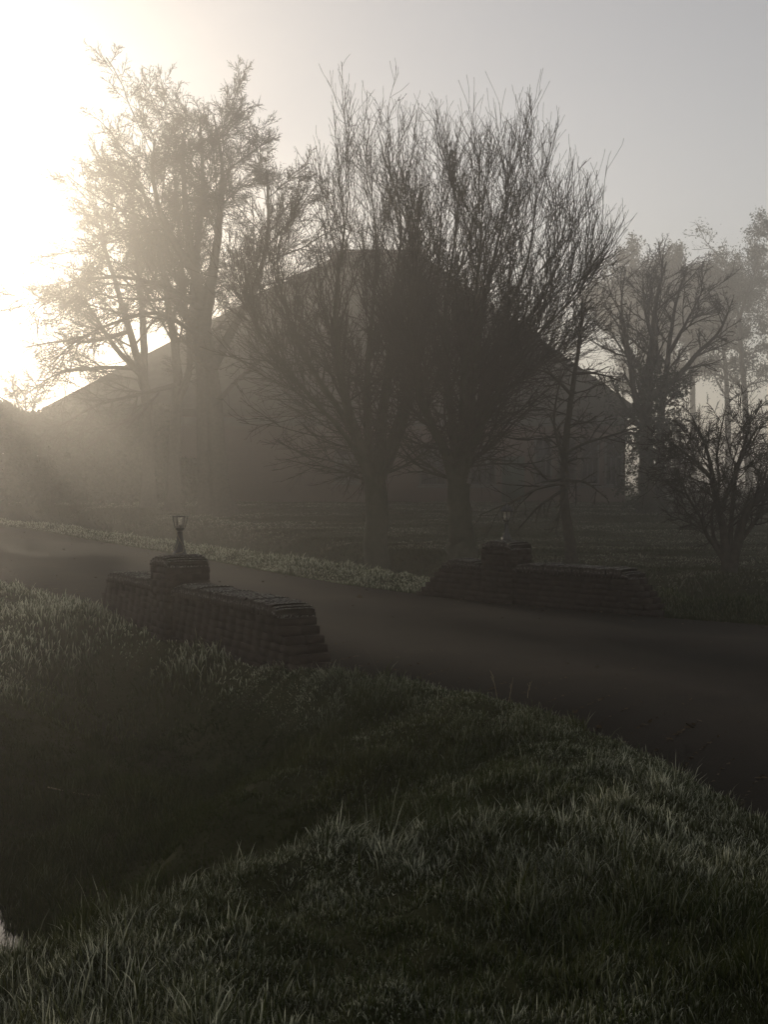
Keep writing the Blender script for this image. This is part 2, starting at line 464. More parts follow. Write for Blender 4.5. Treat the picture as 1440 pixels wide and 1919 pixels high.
# ------------------------------------------------------------------ grass
def blades(name, x, y, L, Wd, rng, lean=0.55, frost=0.5, mat='grass', frost_noise=True, az=None, comb=1.0, fz=None):
    n = len(x)
    z = ground(x, y) - 0.015
    if az is None: az = rng.uniform(0, 2 * math.pi, n)
    # tussocks comb their blades outwards and down-wind
    cx_ = fbm(x * 1.3 + 5, y * 1.3, 44) - 0.5; cy_ = fbm(x * 1.3, y * 1.3 + 8, 47) - 0.5
    ld = np.c_[np.cos(az), np.sin(az)] * rng.uniform(0.15, 1, n)[:, None] + np.c_[cx_, cy_] * comb
    ld *= (lean * L * rng.uniform(0.5, 1.3, n))[:, None]
    side = np.c_[-np.sin(az + 0.7), np.cos(az + 0.7)]
    ts = np.array([0, 0.38, 0.72, 1.0])
    up = L * rng.uniform(0.8, 1.05, n)
    droop = rng.uniform(0.0, 0.55, n) ** 1.5
    P = np.zeros((n, 4, 3))
    for k, t in enumerate(ts):
        P[:, k, :2] = np.c_[x, y] + ld * t ** 1.7
        P[:, k, 2] = z + up * (t - droop * t ** 3)
    wk = np.array([1.0, 0.85, 0.55, 0.0])
    V = np.zeros((n, 7, 3))
    for k in range(3):
        off = np.c_[side * (Wd * wk[k] / 2)[:, None] if False else side * (Wd[:, None] * wk[k] / 2), np.zeros(n)]
        V[:, 2 * k] = P[:, k] - off; V[:, 2 * k + 1] = P[:, k] + off
    V[:, 6] = P[:, 3]
    b = np.arange(n)[:, None] * 7
    q = np.concatenate([b + np.array([0, 1, 3, 2]), b + np.array([2, 3, 5, 4])])
    tri = b + np.array([4, 5, 6])
    fr = np.where(rng.uniform(0, 1, n) < 0.45, rng.uniform(0.55, 1.0, n), rng.uniform(0.0, 0.3, n)) * frost
    if fz is not None: fr = fr * fz
    sh = 1 - 0.9 * sstep(-0.12, -0.5, z)          # frost fades out lower down in the ditch
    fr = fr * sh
    if frost_noise: fr = fr * (0.35 + 1.2 * fbm(x * 0.9, y * 0.9, 61))
    fv = np.clip(fr[:, None] * np.array([0, 0, 0.25, 0.25, 0.75, 0.75, 1.0])[None], 0, 1)
    rv = np.repeat(np.clip(rng.uniform(0, 1, n) * 0.7 + (fbm(x * 0.6, y * 0.6, 71) - 0.35), 0, 1)[:, None], 7, 1)
    return mesh_obj(name, V.reshape(-1, 3), [q, tri], M[mat], attrs={'frost': fv.ravel(), 'rnd': rv.ravel()})


def scatter(n, y0, y1, half, rng, power=1.0):
    """positions in the wedge in front of the camera, uniform in area over depth**power"""
    u = rng.uniform(0, 1, n)
    e = 2 - power
    y = (y0 ** e + u * (y1 ** e - y0 ** e)) ** (1 / e) if abs(e) > 1e-6 else y0 * (y1 / y0) ** u
    x = rng.uniform(-1, 1, n) * half * y
    return x, y


rng = np.random.default_rng(7)
# near grass: tufts of blades that splay outwards, with finer blades between them
def tufts(n, y0, y1, half, power, per, rad):
    tx, ty = scatter(n, y0, y1, half, rng, power)
    tx = tx + rng.uniform(-1, 1, n) * 0.25
    k = (rng.poisson(per * rng.lognormal(0, 0.45, n)) * (0.35 + 1.2 * sstep(0.3, 0.65, fbm(tx * 1.9, ty * 1.9, 33)))).astype(int) + 4
    idx = np.repeat(np.arange(n), k)
    r = rad * rng.lognormal(0, 0.3, n)
    off = rng.normal(0, 1, (len(idx), 2)) * r[idx][:, None]
    az = np.arctan2(off[:, 1], off[:, 0]) + rng.normal(0, 0.7, len(idx))
    tl = rng.lognormal(0, 0.32, n)
    return tx[idx] + off[:, 0], ty[idx] + off[:, 1], az, tl[idx], (rng.uniform(0.0, 1.25, n) * (0.3 + 1.5 * sstep(0.35, 0.68, fbm(tx * 0.8, ty * 0.8, 57))))[idx], np.hypot(off[:, 0], off[:, 1]) / r[idx]
x, y, az, tl, tf, ro = tufts(14000, 2.3, 10.9, 0.42, 1.15, 32, 0.042)
x2, y2 = scatter(190000, 2.3, 10.8, 0.42, rng, 1.25)
x2 = x2 + rng.uniform(-1, 1, len(x2)) * 0.25
L = 0.066 * tl * rng.lognormal(0, 0.28, len(x)) * (0.25 + 1.25 * sstep(0.25, 0.75, fbm(x * 1.3, y * 1.3, 91))) * (1.1 - 0.18 * np.minimum(ro, 2.5))
L2 = 0.038 * rng.lognormal(0, 0.35, len(x2)) * np.where(rng.uniform(0, 1, len(x2)) < 0.015, 2.4, 1)
x = np.r_[x, x2]; y = np.r_[y, y2]; L = np.r_[L, L2]
az = np.r_[az, rng.uniform(0, 2 * math.pi, len(x2))]; tf = np.r_[tf, rng.uniform(0.2, 1.0, len(x2))]
df, dn = road_fields(x, y)
z0 = ground(x, y)
keep = (dn < 0.03 + (fbm(x * 2, y * 2, 99) - 0.5) * 0.4) & (z0 > -1.02)
x, y, L, az, tf = x[keep], y[keep], L[keep], az[keep], tf[keep]
Wd = 0.0030 + 0.00055 * y + rng.uniform(0, 0.0018, len(x))
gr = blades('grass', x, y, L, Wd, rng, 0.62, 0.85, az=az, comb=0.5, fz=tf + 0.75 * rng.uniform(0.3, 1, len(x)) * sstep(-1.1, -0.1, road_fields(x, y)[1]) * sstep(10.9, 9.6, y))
tag(gr, 'long frosted tussocky grass on the bank in the foreground', 'grass', kind='stuff')

# leaf litter and grit along the edges of the road
n = 9000
k = rng.uniform(0.16, 0.75, n) * (n_len - 1); ki = k.astype(int)
e = np.abs(rng.normal(0, 0.09, n)); e = np.where(rng.uniform(0, 1, n) < 0.35, 1 - e, e); e = np.where(rng.uniform(0, 1, n) < 0.12, rng.uniform(0, 1, n), e)
e = np.clip(e, 0.012, 0.985)
wi = np.minimum((e * (n_w - 1)).astype(int), n_w - 2); wf = e * (n_w - 1) - wi
def onroad(a): return a[ki, wi] * (1 - wf) + a[ki, wi + 1] * wf
P = np.c_[onroad(rx), onroad(ry), onroad(rz) + 0.006]
sz = rng.lognormal(math.log(0.014), 0.55, n)
th = rng.uniform(0, 2 * math.pi, n)
a = np.c_[np.cos(th), np.sin(th), rng.normal(0, 0.25, n)] * sz[:, None]; c = np.c_[-np.sin(th), np.cos(th), rng.normal(0, 0.25, n)] * sz[:, None] * 0.6
V = np.stack([P - a, P - c + [0, 0, 0.003], P + a, P + c + [0, 0, 0.004]], 1).reshape(-1, 3)
lt = mesh_obj('leaf_litter', V, [np.arange(n * 4).reshape(n, 4)], M['dry'], attrs={'rnd': np.repeat(rng.uniform(0, 1, n), 4), 'frost': np.repeat(rng.uniform(0, 0.5, n) ** 2, 4)})
tag(lt, 'small dead leaves and grit scattered along the edges of the road', 'leaf litter', kind='stuff')

# left bank and near verge behind the ditch
x, y = scatter(150000, 10.8, 40, 0.40, rng, 1.2)
df, dn = road_fields(x, y)
keep = (dn < 0.05) & (ground(x, y) > -1.10)
x, y, dn = x[keep], y[keep], dn[keep]
tuss = fbm(x * 1.8, y * 1.8, 91)
L = (0.05 + 0.10 * sstep(0.3, 0.75, tuss)) * rng.lognormal(0, 0.25, len(x))
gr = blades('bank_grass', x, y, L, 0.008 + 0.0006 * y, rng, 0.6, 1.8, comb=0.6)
tag(gr, 'frost whitened grass on the left bank beside the brick parapet', 'grass', kind='stuff')

# far verge
def along_far(n, s0, s1, d0, d1, power):
    u = rng.uniform(0, 1, n) ** power
    s = s0 + (s1 - s0) * u
    k = np.clip(s * (len(FAR_EDGE) - 1), 0, len(FAR_EDGE) - 1.001); i = k.astype(int); f = (k - i)[:, None]
    p = FAR_EDGE[i] * (1 - f) + FAR_EDGE[i + 1] * f
    t = FAR_EDGE[i + 1] - FAR_EDGE[i]; t /= np.linalg.norm(t, axis=1, keepdims=True)
    d = rng.uniform(d0, d1, n)
    return p[:, 0] + t[:, 1] * d, p[:, 1] - t[:, 0] * d, d
x, y, d = along_far(150000, 0.12, 0.93, 0.0, 1.35, 1.0)
keep = rng.uniform(0, 1, len(x)) < 0.25 + 1.1 * fbm(x * 1.9, y * 1.9, 12)
x, y, d = x[keep], y[keep], d[keep]
L = (0.04 + 0.09 * sstep(0.3, 0.75, fbm(x * 1.7, y * 1.7, 14))) * rng.lognormal(0, 0.25, len(x))
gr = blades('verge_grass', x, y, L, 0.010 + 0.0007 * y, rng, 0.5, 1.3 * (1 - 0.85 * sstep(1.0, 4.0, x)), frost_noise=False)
tag(gr, 'strip of white frosted grass along the far edge of the road', 'grass', kind='stuff')

# lawn
x, y = scatter(340000, 16, 85, 0.42, rng, 1.1)
df, dn = road_fields(x, y)
keep = (df > 1.2) & (ground(x, y, False) > -0.82)
x, y, df = x[keep], y[keep], df[keep]
cl = fbm(x * 1.1, y * 2.0, 18)
L = (0.03 + 0.05 * sstep(0.35, 0.75, cl)) * rng.lognormal(0, 0.3, len(x)) * (1 + 1.2 * (1 - sstep(4.0, 6.5, df)))
frost_here = sstep(3.6, 5.6, df) * sstep(0.36, 0.66, fbm(x * 0.35 + 3, y * 0.8, 23)) * 1.3
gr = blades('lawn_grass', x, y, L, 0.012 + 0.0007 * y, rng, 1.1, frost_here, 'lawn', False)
tag(gr, 'rough frosted lawn between the road and the farmhouse', 'grass', kind='stuff')


# ------------------------------------------------------------------ trees
def grow(P, D, L, R0, R1, ns, wander, trop, rng, gravity=None):
    n = len(P)
    pts = np.zeros((n, ns + 1, 3)); pts[:, 0] = P
    d = D / (np.linalg.norm(D, axis=1, keepdims=True) + 1e-9)
    step = (L / ns)[:, None]
    tr = np.broadcast_to(np.asarray(trop, dtype=float), (n,))
    for k in range(ns):
        d = d + rng.normal(0, wander, (n, 3))
        d[:, 2] += tr
        d /= np.linalg.norm(d, axis=1, keepdims=True) + 1e-9
        pts[:, k + 1] = pts[:, k] + d * step
    t = np.linspace(0, 1, ns + 1)[None]
    rad = R0[:, None] * (1 - t) + R1[:, None] * t
    return pts, rad


def spawn(pts, rad, n, t0, t1, ang, sd, rng, zmin_dir=None):
    N0, S, _ = pts.shape
    t = (np.arange(n)[None] + rng.uniform(0, 1, (N0, n))) / n * (t1 - t0) + t0
    k = np.clip(t * (S - 1), 0, S - 1.001); i = k.astype(int); f = (k - i)[..., None]
    rows = np.arange(N0)[:, None]
    P = pts[rows, i] * (1 - f) + pts[rows, i + 1] * f
    d = pts[rows, i + 1] - pts[rows, i]; d /= np.linalg.norm(d, axis=2, keepdims=True) + 1e-9
    r = rad[rows, i] * (1 - f[..., 0]) + rad[rows, i + 1] * f[..., 0]
    ref = rng.normal(0, 1, d.shape)
    p = np.cross(d, ref); p /= np.linalg.norm(p, axis=2, keepdims=True) + 1e-9
    a = np.radians(rng.normal(ang, sd, t.shape))[..., None]
    D = d * np.cos(a) + p * np.sin(a)
    return P.reshape(-1, 3), D.reshape(-1, 3), t.ravel(), r.ravel(), np.repeat(np.arange(N0), n)


def plen(pts): return np.linalg.norm(np.diff(pts, axis=1), axis=2).sum(1)


def stack(sets, k):
    vs, fs, n = [], [], 0
    for pts, rad in sets:
        v, q = tubes(pts, rad, k); vs.append(v); fs.append(q + n); n += len(v)
    return vs, fs, n


class Tree:
    def __init__(s, name, base, seed):
        s.name, s.base, s.rng = name, np.asarray(base, dtype=float), np.random.default_rng(seed)
        s.prof = 0.52
        s.tr, s.tw, s.leaf = [], [], []      # (verts, quads)
    def wood(s, pts, rad, k=8, thick=True):
        (s.tr if thick else s.tw).append(tubes(pts, rad, k))
    def line(s, P, r0, r1, n=18, k=9, flare=0.0, thick=True, taper=1.0):
        """one hand-placed stem through points P"""
        p = spline(P, n)
        seg = np.r_[0, np.cumsum(np.linalg.norm(np.diff(p, axis=0), axis=1))]
        t = seg / seg[-1]
        rad = r1 + (r0 - r1) * (1 - t) ** taper
        if flare: rad = rad + r0 * flare * np.exp(-seg / 0.35)
        j = s.rng.normal(0, 1, p.shape) * (rad * 0.08)[:, None]; j[0] = 0
        p = p + j
        s.wood(p[None], rad[None], k, thick)
        return p[None], rad[None]
    def twigs(s, pts, rad, spec, thick=False):
        """spec: list of levels (n, t0, t1, angle, sd, lenfac|len, r_end, ns, wander, trop, sides)"""
        outs = []
        for (n, t0, t1, ang, sd, lf, rf, rend, ns, wd, tp, k) in spec:
            P, D, t, r, par = spawn(pts, rad, n, t0, t1, ang, sd, s.rng)
            Lp = plen(pts)[par]
            L = Lp * lf * (1 - s.prof * t) * s.rng.lognormal(0, 0.22, len(P)) if lf > 0 else -lf * (1 - 0.4 * t) * s.rng.lognormal(0, 0.25, len(P))
            R0 = np.maximum(r * rf, rend); R1 = np.full(len(P), rend) 
            pts, rad = grow(P, D, L, R0, np.minimum(R0, R1), ns, wd, tp, s.rng)
            s.wood(pts, rad, k, thick)
            outs.append((pts, rad))
        return outs
    def leaves(s, pts, n, size, mask, spread=0.12, hang=0.3):
        P = pts.reshape(-1, 3)
        P = P[mask(P)]
        if not len(P): return
        P = P[s.rng.integers(0, len(P), n)] + s.rng.normal(0, spread, (n, 3))
        a = s.rng.normal(0, 1, (n, 3)); a[:, 2] -= hang * 2; a /= np.linalg.norm(a, axis=1, keepdims=True)
        b = np.cross(a, s.rng.normal(0, 1, (n, 3))); b /= np.linalg.norm(b, axis=1, keepdims=True)
        sz = size * s.rng.lognormal(0, 0.3, n)[:, None]
        V = np.stack([P, P + a * sz * 0.5 + b * sz * 0.28, P + a * sz, P + a * sz * 0.5 - b * sz * 0.28], 1)
        s.leaf.append((V.reshape(-1, 3), np.arange(n * 4).reshape(n, 4)))
    def build(s, label, cat, group=None, bark='bark', leafmat='dry', leafname='leaves', crown='crown'):
        root = empty(s.name, s.base)
        tag(root, label, cat, group)
        def join(lst):
            vs, fs, n = [], [], 0
            for v, q in lst: vs.append(v - s.base); fs.append(q + n); n += len(v)
            return np.concatenate(vs), np.concatenate(fs)
        if s.tr: mesh_obj('trunk', *[x if i == 0 else [x] for i, x in enumerate(join(s.tr))], M[bark], root, True)
        cr = None
        if s.tw: cr = mesh_obj(crown, *[x if i == 0 else [x] for i, x in enumerate(join(s.tw))], M['twig'], root, True)
        if s.leaf:
            v, q = join(s.leaf)
            nl = len(q)
            rn = np.repeat(s.rng.uniform(0, 1, nl), 4); fr = np.repeat(s.rng.uniform(0, 0.12, nl), 4)
            mesh_obj(leafname, v, [q], M[leafmat], cr if (cr is not None and leafname == 'leaves') else root, attrs={'rnd': rn, 'frost': fr})
        return root


def pixline(pix, Y, dY=0.0):
    """hand-placed stem from photo pixels: depth Y at its foot, Y+dY at its tip"""
    n = len(pix)
    return [at(px, py, Y + dY * i / max(1, n - 1)) for i, (px, py) in enumerate(pix)]


# --- the two vase-shaped trees in the middle
def vase(name, Y, base_px, fork_px, limbs, seed, label, r0):
    b = at(base_px, 905, Y); b[2] = gz(b[0], b[1]) - 0.08
    T = Tree(name, b, seed)
    fk = at(*fork_px, Y)
    mid = b * 0.5 + fk * 0.5 + np.array([0.02, 0, 0])
    T.line([b, b * 0.8 + fk * 0.2, mid, fk], r0, r0 * 0.92, 14, 14, 0.55)
    allp = []
    for pix, dY, r in limbs:
        P = [fk - np.array([0, 0, 0.25])] + [at(px, py, Y + dY * (i + 1) / len(pix)) for i, (px, py) in enumerate(pix)]
        allp.append(T.line(P, r, 0.009, 22, 8, taper=1.35))
    pts = np.concatenate([p for p, _ in allp]); rad = np.concatenate([r for _, r in allp])
    # upright whips
    T.prof = 0.15
    up = [(21, 0.28, 0.985, 23, 9, 0.25, 0.36, 0.008, 9, 0.06, 0.06, 5),
          (9, 0.08, 0.97, 25, 10, -1.1, 0.55, 0.0050, 8, 0.075, 0.07, 4),
          (5, 0.15, 0.97, 26, 11, 0.50, 0.8, 0.0042, 6, 0.09, 0.06, 3)]
    o = T.twigs(pts, rad, up)
    # spreading and drooping side growth lower down
    T.prof = 0.5
    low = [(9, 0.05, 0.55, 58, 16, -2.4, 0.24, 0.0085, 10, 0.09, 0.03, 5),
           (10, 0.08, 0.97, 34, 14, -1.1, 0.6, 0.0056, 7, 0.09, 0.02, 4),
           (4, 0.08, 0.97, 36, 16, 0.42, 0.8, 0.0046, 4, 0.10, 0.015, 3)]
    T.twigs(pts, rad, low)
    return T.build(label, 'tree', 'vase shaped bare trees on the lawn edge', 'bark_green')


vase('bare_tree', 28.0, 707, (704, 905), [
    ([(672, 830), (640, 715), (628, 592), (640, 477), (655, 359)], -1.0, 0.17),
    ([(715, 800), (730, 675), (742, 546), (752, 431), (742, 325)], 0.6, 0.18),
    ([(690, 810), (690, 682), (700, 561), (705, 455), (698, 371)], 1.6, 0.14),
    ([(735, 820), (775, 707), (810, 576), (826, 455), (828, 344)], 1.4, 0.14),
    ([(655, 800), (590, 698), (545, 607), (520, 508), (530, 424)], 0.8, 0.11),
    ([(650, 820), (585, 749), (530, 682), (490, 629), (470, 568)], -1.6, 0.09),
    ([(745, 830), (770, 749), (780, 637), (790, 538), (780, 409)], -1.8, 0.11),
    ], 11, 'tall bare vase shaped tree on the lawn, left of its twin behind the road', 0.285)

vase('bare_tree', 26.5, 868, (858, 905), [
    ([(835, 850), (800, 774), (775, 682), (770, 592), (790, 431)], -0.8, 0.14),
    ([(852, 830), (838, 707), (836, 583), (850, 470), (862, 359)], 1.0, 0.15),
    ([(872, 820), (888, 698), (905, 576), (935, 447), (960, 344)], -0.6, 0.18),
    ([(880, 830), (912, 715), (945, 607), (990, 485), (1007, 363)], 1.2, 0.15),
    ([(885, 820), (935, 698), (985, 607), (1036, 523), (1061, 431)], 0.2, 0.14),
    ([(890, 830), (945, 715), (1007, 629), (1057, 576), (1100, 508)], -1.2, 0.12),
    ([(880, 845), (925, 766), (980, 707), (1028, 675), (1061, 637)], 1.5, 0.08),
    ([(868, 815), (870, 698), (888, 583), (900, 470), (905, 363)], -1.8, 0.13),
    ], 12, 'bare vase shaped tree with wide crown, just behind the capped lantern', 0.265)


# --- the tall leafy trees on the left
def tall(name, Y, base_px, stems, seed, label, r0, leafy, side_n, side_len, group, zlo=5.0, flare=0.5, leaf_n=26000, limb_lines=()):
    b = at(base_px, 905, Y); b[2] = gz(b[0], b[1]) - 0.1
    T = Tree(name, b, seed)
    sets = []
    for i, (pix, dY, ra, rb) in enumerate(stems):
        P = [at(px, py, Y + dY * (k + 1) / len(pix)) for k, (px, py) in enumerate(pix)]
        if i == 0: P = [b] + P
        sets.append(T.line(P, ra, rb, 30, 11, flare if i == 0 else 0))
    pts = np.concatenate([p for p, _ in sets]); rad = np.concatenate([r for _, r in sets])
    t0 = 0.34
    side = [(max(9, side_n - 3), t0, 0.97, 52, 14, -side_len * 1.12, 0.30, 0.018, 11, 0.08, 0.016, 6)]
    T.prof = 0.72
    o1 = T.twigs(pts, rad, side, True)[0]
    T.prof = 0.5
    extra = []
    for pix, dY in limb_lines:
        P = [at(px, py, Y + dY * k / len(pix)) for k, (px, py) in enumerate(pix)]
        l = T.line(P, 0.11, 0.02, 12, 7)
        extra.append(l)
    if extra:
        o1 = (np.concatenate([o1[0]] + [e[0] for e in extra]), np.concatenate([o1[1]] + [e[1] for e in extra]))
    o = T.twigs(o1[0], o1[1], [(12, 0.12, 0.98, 38, 14, 0.44, 0.45, 0.010, 7, 0.10, 0.012, 5),
                               (10, 0.12, 0.98, 38, 14, 0.50, 0.65, 0.008, 5, 0.12, 0.006, 4),
                               (4, 0.15, 0.98, 36, 14, 0.62, 0.8, 0.0066, 5, 0.12, 0.03, 3)])
    if leafy:
        tw = np.concatenate([o[1][0].reshape(-1, 3), o[2][0].reshape(-1, 3)])
        T.leaves(tw, int(leaf_n * 0.36), 0.062, lambda P: leafy(P), 0.2, 0.6)
    return T.build(label, 'tree', group, 'bark', 'dry')


def clump(lo, hi, thr, sd=3):
    def f(P):
        n = fbm(P[:, 0] * 0.55 + P[:, 1] * 0.3, P[:, 2] * 0.8 + 3, sd, 3)
        return (P[:, 2] > lo) & (P[:, 2] < hi) & (n > thr)
    return f


G_L = 'tall trees on the left beyond the road'
tall('leafy_tree', 46.0, 422, [
    ([(410, 900), (402, 760), (388, 641), (376, 565), (358, 470), (346, 370), (342, 250)], 0.8, 0.40, 0.05),
    ([(384, 611), (400, 505), (412, 405), (416, 310), (400, 215)], 1.5, 0.24, 0.03),
    ([(366, 519), (330, 458), (300, 395), (286, 325), (290, 260)], -1.5, 0.18, 0.025),
    ([(398, 690), (440, 611), (480, 530), (502, 440), (500, 320)], -0.8, 0.20, 0.025)],
    21, 'tallest tree on the left with a thick buttressed trunk and clumps of dry leaves', 0.46, clump(6.5, 14.6, 0.53), 15, 3.6, G_L, leaf_n=22000,
    limb_lines=[([(388, 641), (300, 588), (220, 603), (140, 641), (90, 690)], -2), ([(380, 580), (300, 535), (200, 519), (110, 549), (60, 588)], 1), ([(400, 760), (470, 690), (540, 641), (600, 611)], 1)])
tall('leafy_tree', 47.5, 385, [
    ([(384, 900), (380, 760), (372, 641), (362, 565), (372, 450), (380, 340), (374, 220)], 1.0, 0.33, 0.04),
    ([(372, 626), (330, 565), (300, 488), (290, 405), (250, 336)], 1.2, 0.17, 0.025)],
    22, 'straight slender leafy trunk touching the left side of the thickest tree', 0.33, clump(6.5, 14.2, 0.53, 8), 13, 3.2, G_L, leaf_n=15000, flare=0.3)
tall('leafy_tree', 50.0, 325, [
    ([(325, 880), (330, 780), (332, 690), (320, 603), (304, 500), (286, 420), (262, 340)], 0.6, 0.30, 0.04),
    ([(331, 760), (355, 690), (350, 600), (340, 490), (326, 330)], -1.0, 0.16, 0.025)],
    23, 'hazy forked tree second from left with dry leaves, behind the uncapped lantern', 0.30, clump(6.0, 13.2, 0.52, 13), 13, 3.6, G_L, leaf_n=15000,
    limb_lines=[([(332, 720), (260, 740), (180, 760), (110, 800)], -2)])
tall('leafy_tree', 53.0, 279, [
    ([(278, 860), (276, 760), (262, 690), (240, 611), (218, 535), (198, 470), (190, 410)], -0.8, 0.32, 0.04),
    ([(270, 730), (268, 626), (262, 530), (252, 440), (250, 330)], 1.6, 0.2, 0.03),
    ([(262, 700), (215, 650), (180, 595), (150, 549)], -2.0, 0.15, 0.025)],
    24, 'leftmost tall tree with forked trunk dissolving in bright mist', 0.32, clump(5.5, 13.0, 0.51, 17), 15, 3.3, G_L, leaf_n=20000,
    limb_lines=[([(276, 770), (200, 800), (120, 790), (60, 830)], -2), ([(262, 690), (180, 690), (110, 700), (60, 730)], 1), ([(240, 622), (170, 640), (110, 640), (50, 650)], 0.5)])


# --- slender young tree on the right lawn
b = at(1074, 905, 25.0); b[2] = gz(b[0], b[1]) - 0.06
T = Tree('young_tree', b, 31)
tp, trd = T.line([b] + pixline([(1066, 990), (1058, 930), (1060, 850), (1068, 770), (1078, 700), (1090, 620), (1092, 560)], 25.0, 0.5), 0.115, 0.02, 26, 10, 0.35)
hand = [T.line(pixline(p, 25.0, d), 0.038, 0.010, 12, 6) for p, d in [
    ([(1060, 905), (1010, 915), (960, 940), (900, 965)], -0.6), ([(1061, 915), (1010, 950), (965, 1000)], 0.8),
    ([(1058, 850), (1100, 830), (1150, 815), (1200, 800)], 0.5), ([(1060, 870), (1040, 800), (1045, 740), (1060, 690)], -0.4),
    ([(1058, 895), (1030, 900), (1000, 870), (990, 840)], 0.9), ([(1060, 925), (1050, 960), (1042, 1000)], -0.5),
    ([(1062, 900), (1100, 905), (1140, 935)], -0.7), ([(1078, 700), (1120, 700), (1165, 715)], 0.4), ([(1072, 740), (1030, 700), (985, 690)], -0.6)]]
hp = np.concatenate([h[0] for h in hand]); hr = np.concatenate([h[1] for h in hand])
T.twigs(hp, hr, [(7, 0.2, 0.98, 40, 15, 0.40, 0.6, 0.0065, 6, 0.12, -0.01, 4), (4, 0.1, 0.95, 42, 15, 0.5, 0.7, 0.0045, 4, 0.13, 0, 3)])
T.twigs(tp, trd, [(30, 0.30, 0.99, 64, 16, -1.05, 0.28, 0.0065, 8, 0.13, 0.014, 5), (6, 0.1, 0.98, 42, 15, 0.42, 0.65, 0.006, 5, 0.12, -0.01, 4), (4, 0.1, 0.98, 42, 15, 0.5, 0.7, 0.0045, 3, 0.12, 0, 3)])
T.build('slender young bare tree with crooked trunk behind the right parapet', 'tree')

# --- ivy-clad tree right of the house
Y = 48.0
b = at(1216, 905, Y); b[2] = gz(b[0], b[1]) - 0.1
T = Tree('ivy_clad_tree', b, 41)
sets = [T.line([b] + pixline([(1212, 880), (1212, 800), (1216, 720), (1224, 640), (1232, 560), (1250, 490)], Y, 0.5), 0.36, 0.03, 24, 11, 0.4)]
b2 = at(1240, 905, Y + 0.4); b2[2] = gz(b2[0], b2[1]) - 0.1
sets.append(T.line([b2] + pixline([(1238, 860), (1240, 780), (1248, 720), (1256, 640), (1270, 560), (1290, 500)], Y + 0.4, 0.6), 0.22, 0.03, 22, 9, 0.4))
for p, d, r in [([(1208, 800), (1190, 740), (1178, 650), (1166, 580), (1170, 520)], -0.6, 0.15), ([(1222, 745), (1262, 715), (1310, 660), (1350, 620), (1375, 560)], 0.8, 0.14),
                ([(1216, 715), (1196, 680), (1170, 660), (1140, 610)], 0.9, 0.09), ([(1256, 660), (1290, 600), (1320, 540)], -0.8, 0.09), ([(1228, 650), (1210, 580), (1205, 510)], 0.8, 0.1),
                ([(1210, 815), (1160, 812), (1110, 840), (1070, 880)], -1.2, 0.07), ([(1236, 700), (1230, 600), (1240, 520)], 1.4, 0.1)]:
    sets.append(T.line(pixline(p, Y, d), r, 0.02, 14, 7))
pts = [s for s in sets]
for (p, r) in pts:
    T.twigs(p, r, [(14, 0.25, 0.98, 40, 14, -1.9, 0.45, 0.014, 8, 0.07, 0.025, 5), (8, 0.12, 0.98, 36, 13, 0.45, 0.65, 0.009, 5, 0.09, 0.02, 4), (6, 0.1, 0.98, 38, 14, 0.5, 0.75, 0.006, 4, 0.1, 0.015, 3)])
ivyp = np.concatenate([sets[0][0][0][:13], sets[1][0][0][:12]])
tt = T.rng.uniform(0, 1, 260)
core = ivyp[T.rng.integers(0, len(ivyp), 260)] + T.rng.normal(0, 1, (260, 3)) * np.array([0.62, 0.45, 0.3])
core = core[core[:, 2] > b[2] + 0.3]
T.leaves(core[None], 13000, 0.11, lambda P: P[:, 2] > -5, 0.16)
T.build('bare forked tree with dark ivy wrapped round its foot, right of the farmhouse', 'tree', None, 'bark', 'evergreen', 'ivy')

# --- many-stemmed bush tree near the right edge
Y = 22.0
b = at(1366, 905, Y); b[2] = gz(b[0], b[1]) - 0.06
T = Tree('many_stemmed_tree', b, 51)
sets = []
for p, d, r in [([(1362, 1030), (1352, 970), (1338, 900), (1325, 840), (1300, 785)], 0.3, 0.10), ([(1385, 1010), (1400, 960), (1430, 920), (1465, 870), (1490, 810)], -0.3, 0.115),
                ([(1345, 1030), (1325, 1000), (1315, 970), (1290, 930), (1270, 880)], -0.7, 0.055), ([(1370, 1030), (1372, 960), (1382, 880), (1400, 820), (1410, 770)], 0.9, 0.06),
                ([(1380, 1030), (1410, 985), (1425, 960), (1445, 900), (1450, 830)], 0.8, 0.06), ([(1350, 960), (1372, 905), (1395, 850), (1420, 800)], -0.6, 0.05),
                ([(1338, 900), (1310, 870), (1285, 850), (1262, 830)], 0.6, 0.045), ([(1360, 1040), (1340, 1010), (1335, 960), (1350, 905), (1345, 850), (1360, 770)], 1.1, 0.04)]:
    P = pixline(p, Y, d)
    if p[0][1] >= 1000: P = [b + T.rng.normal(0, 0.06, 3) * np.array([1, 1, 0])] + P
    sets.append(T.line(P, r, 0.012, 18, 8))
for (p, r) in sets:
    T.twigs(p, r, [(16, 0.3, 0.98, 48, 16, -0.95, 0.36, 0.0065, 7, 0.18, 0.03, 5), (10, 0.15, 0.98, 45, 16, 0.48, 0.55, 0.0045, 5, 0.2, 0.03, 4), (7, 0.12, 0.98, 45, 16, 0.5, 0.7, 0.0034, 4, 0.2, 0.03, 3)])
T.build('low dark bare tree with many crooked stems at the right edge', 'tree')

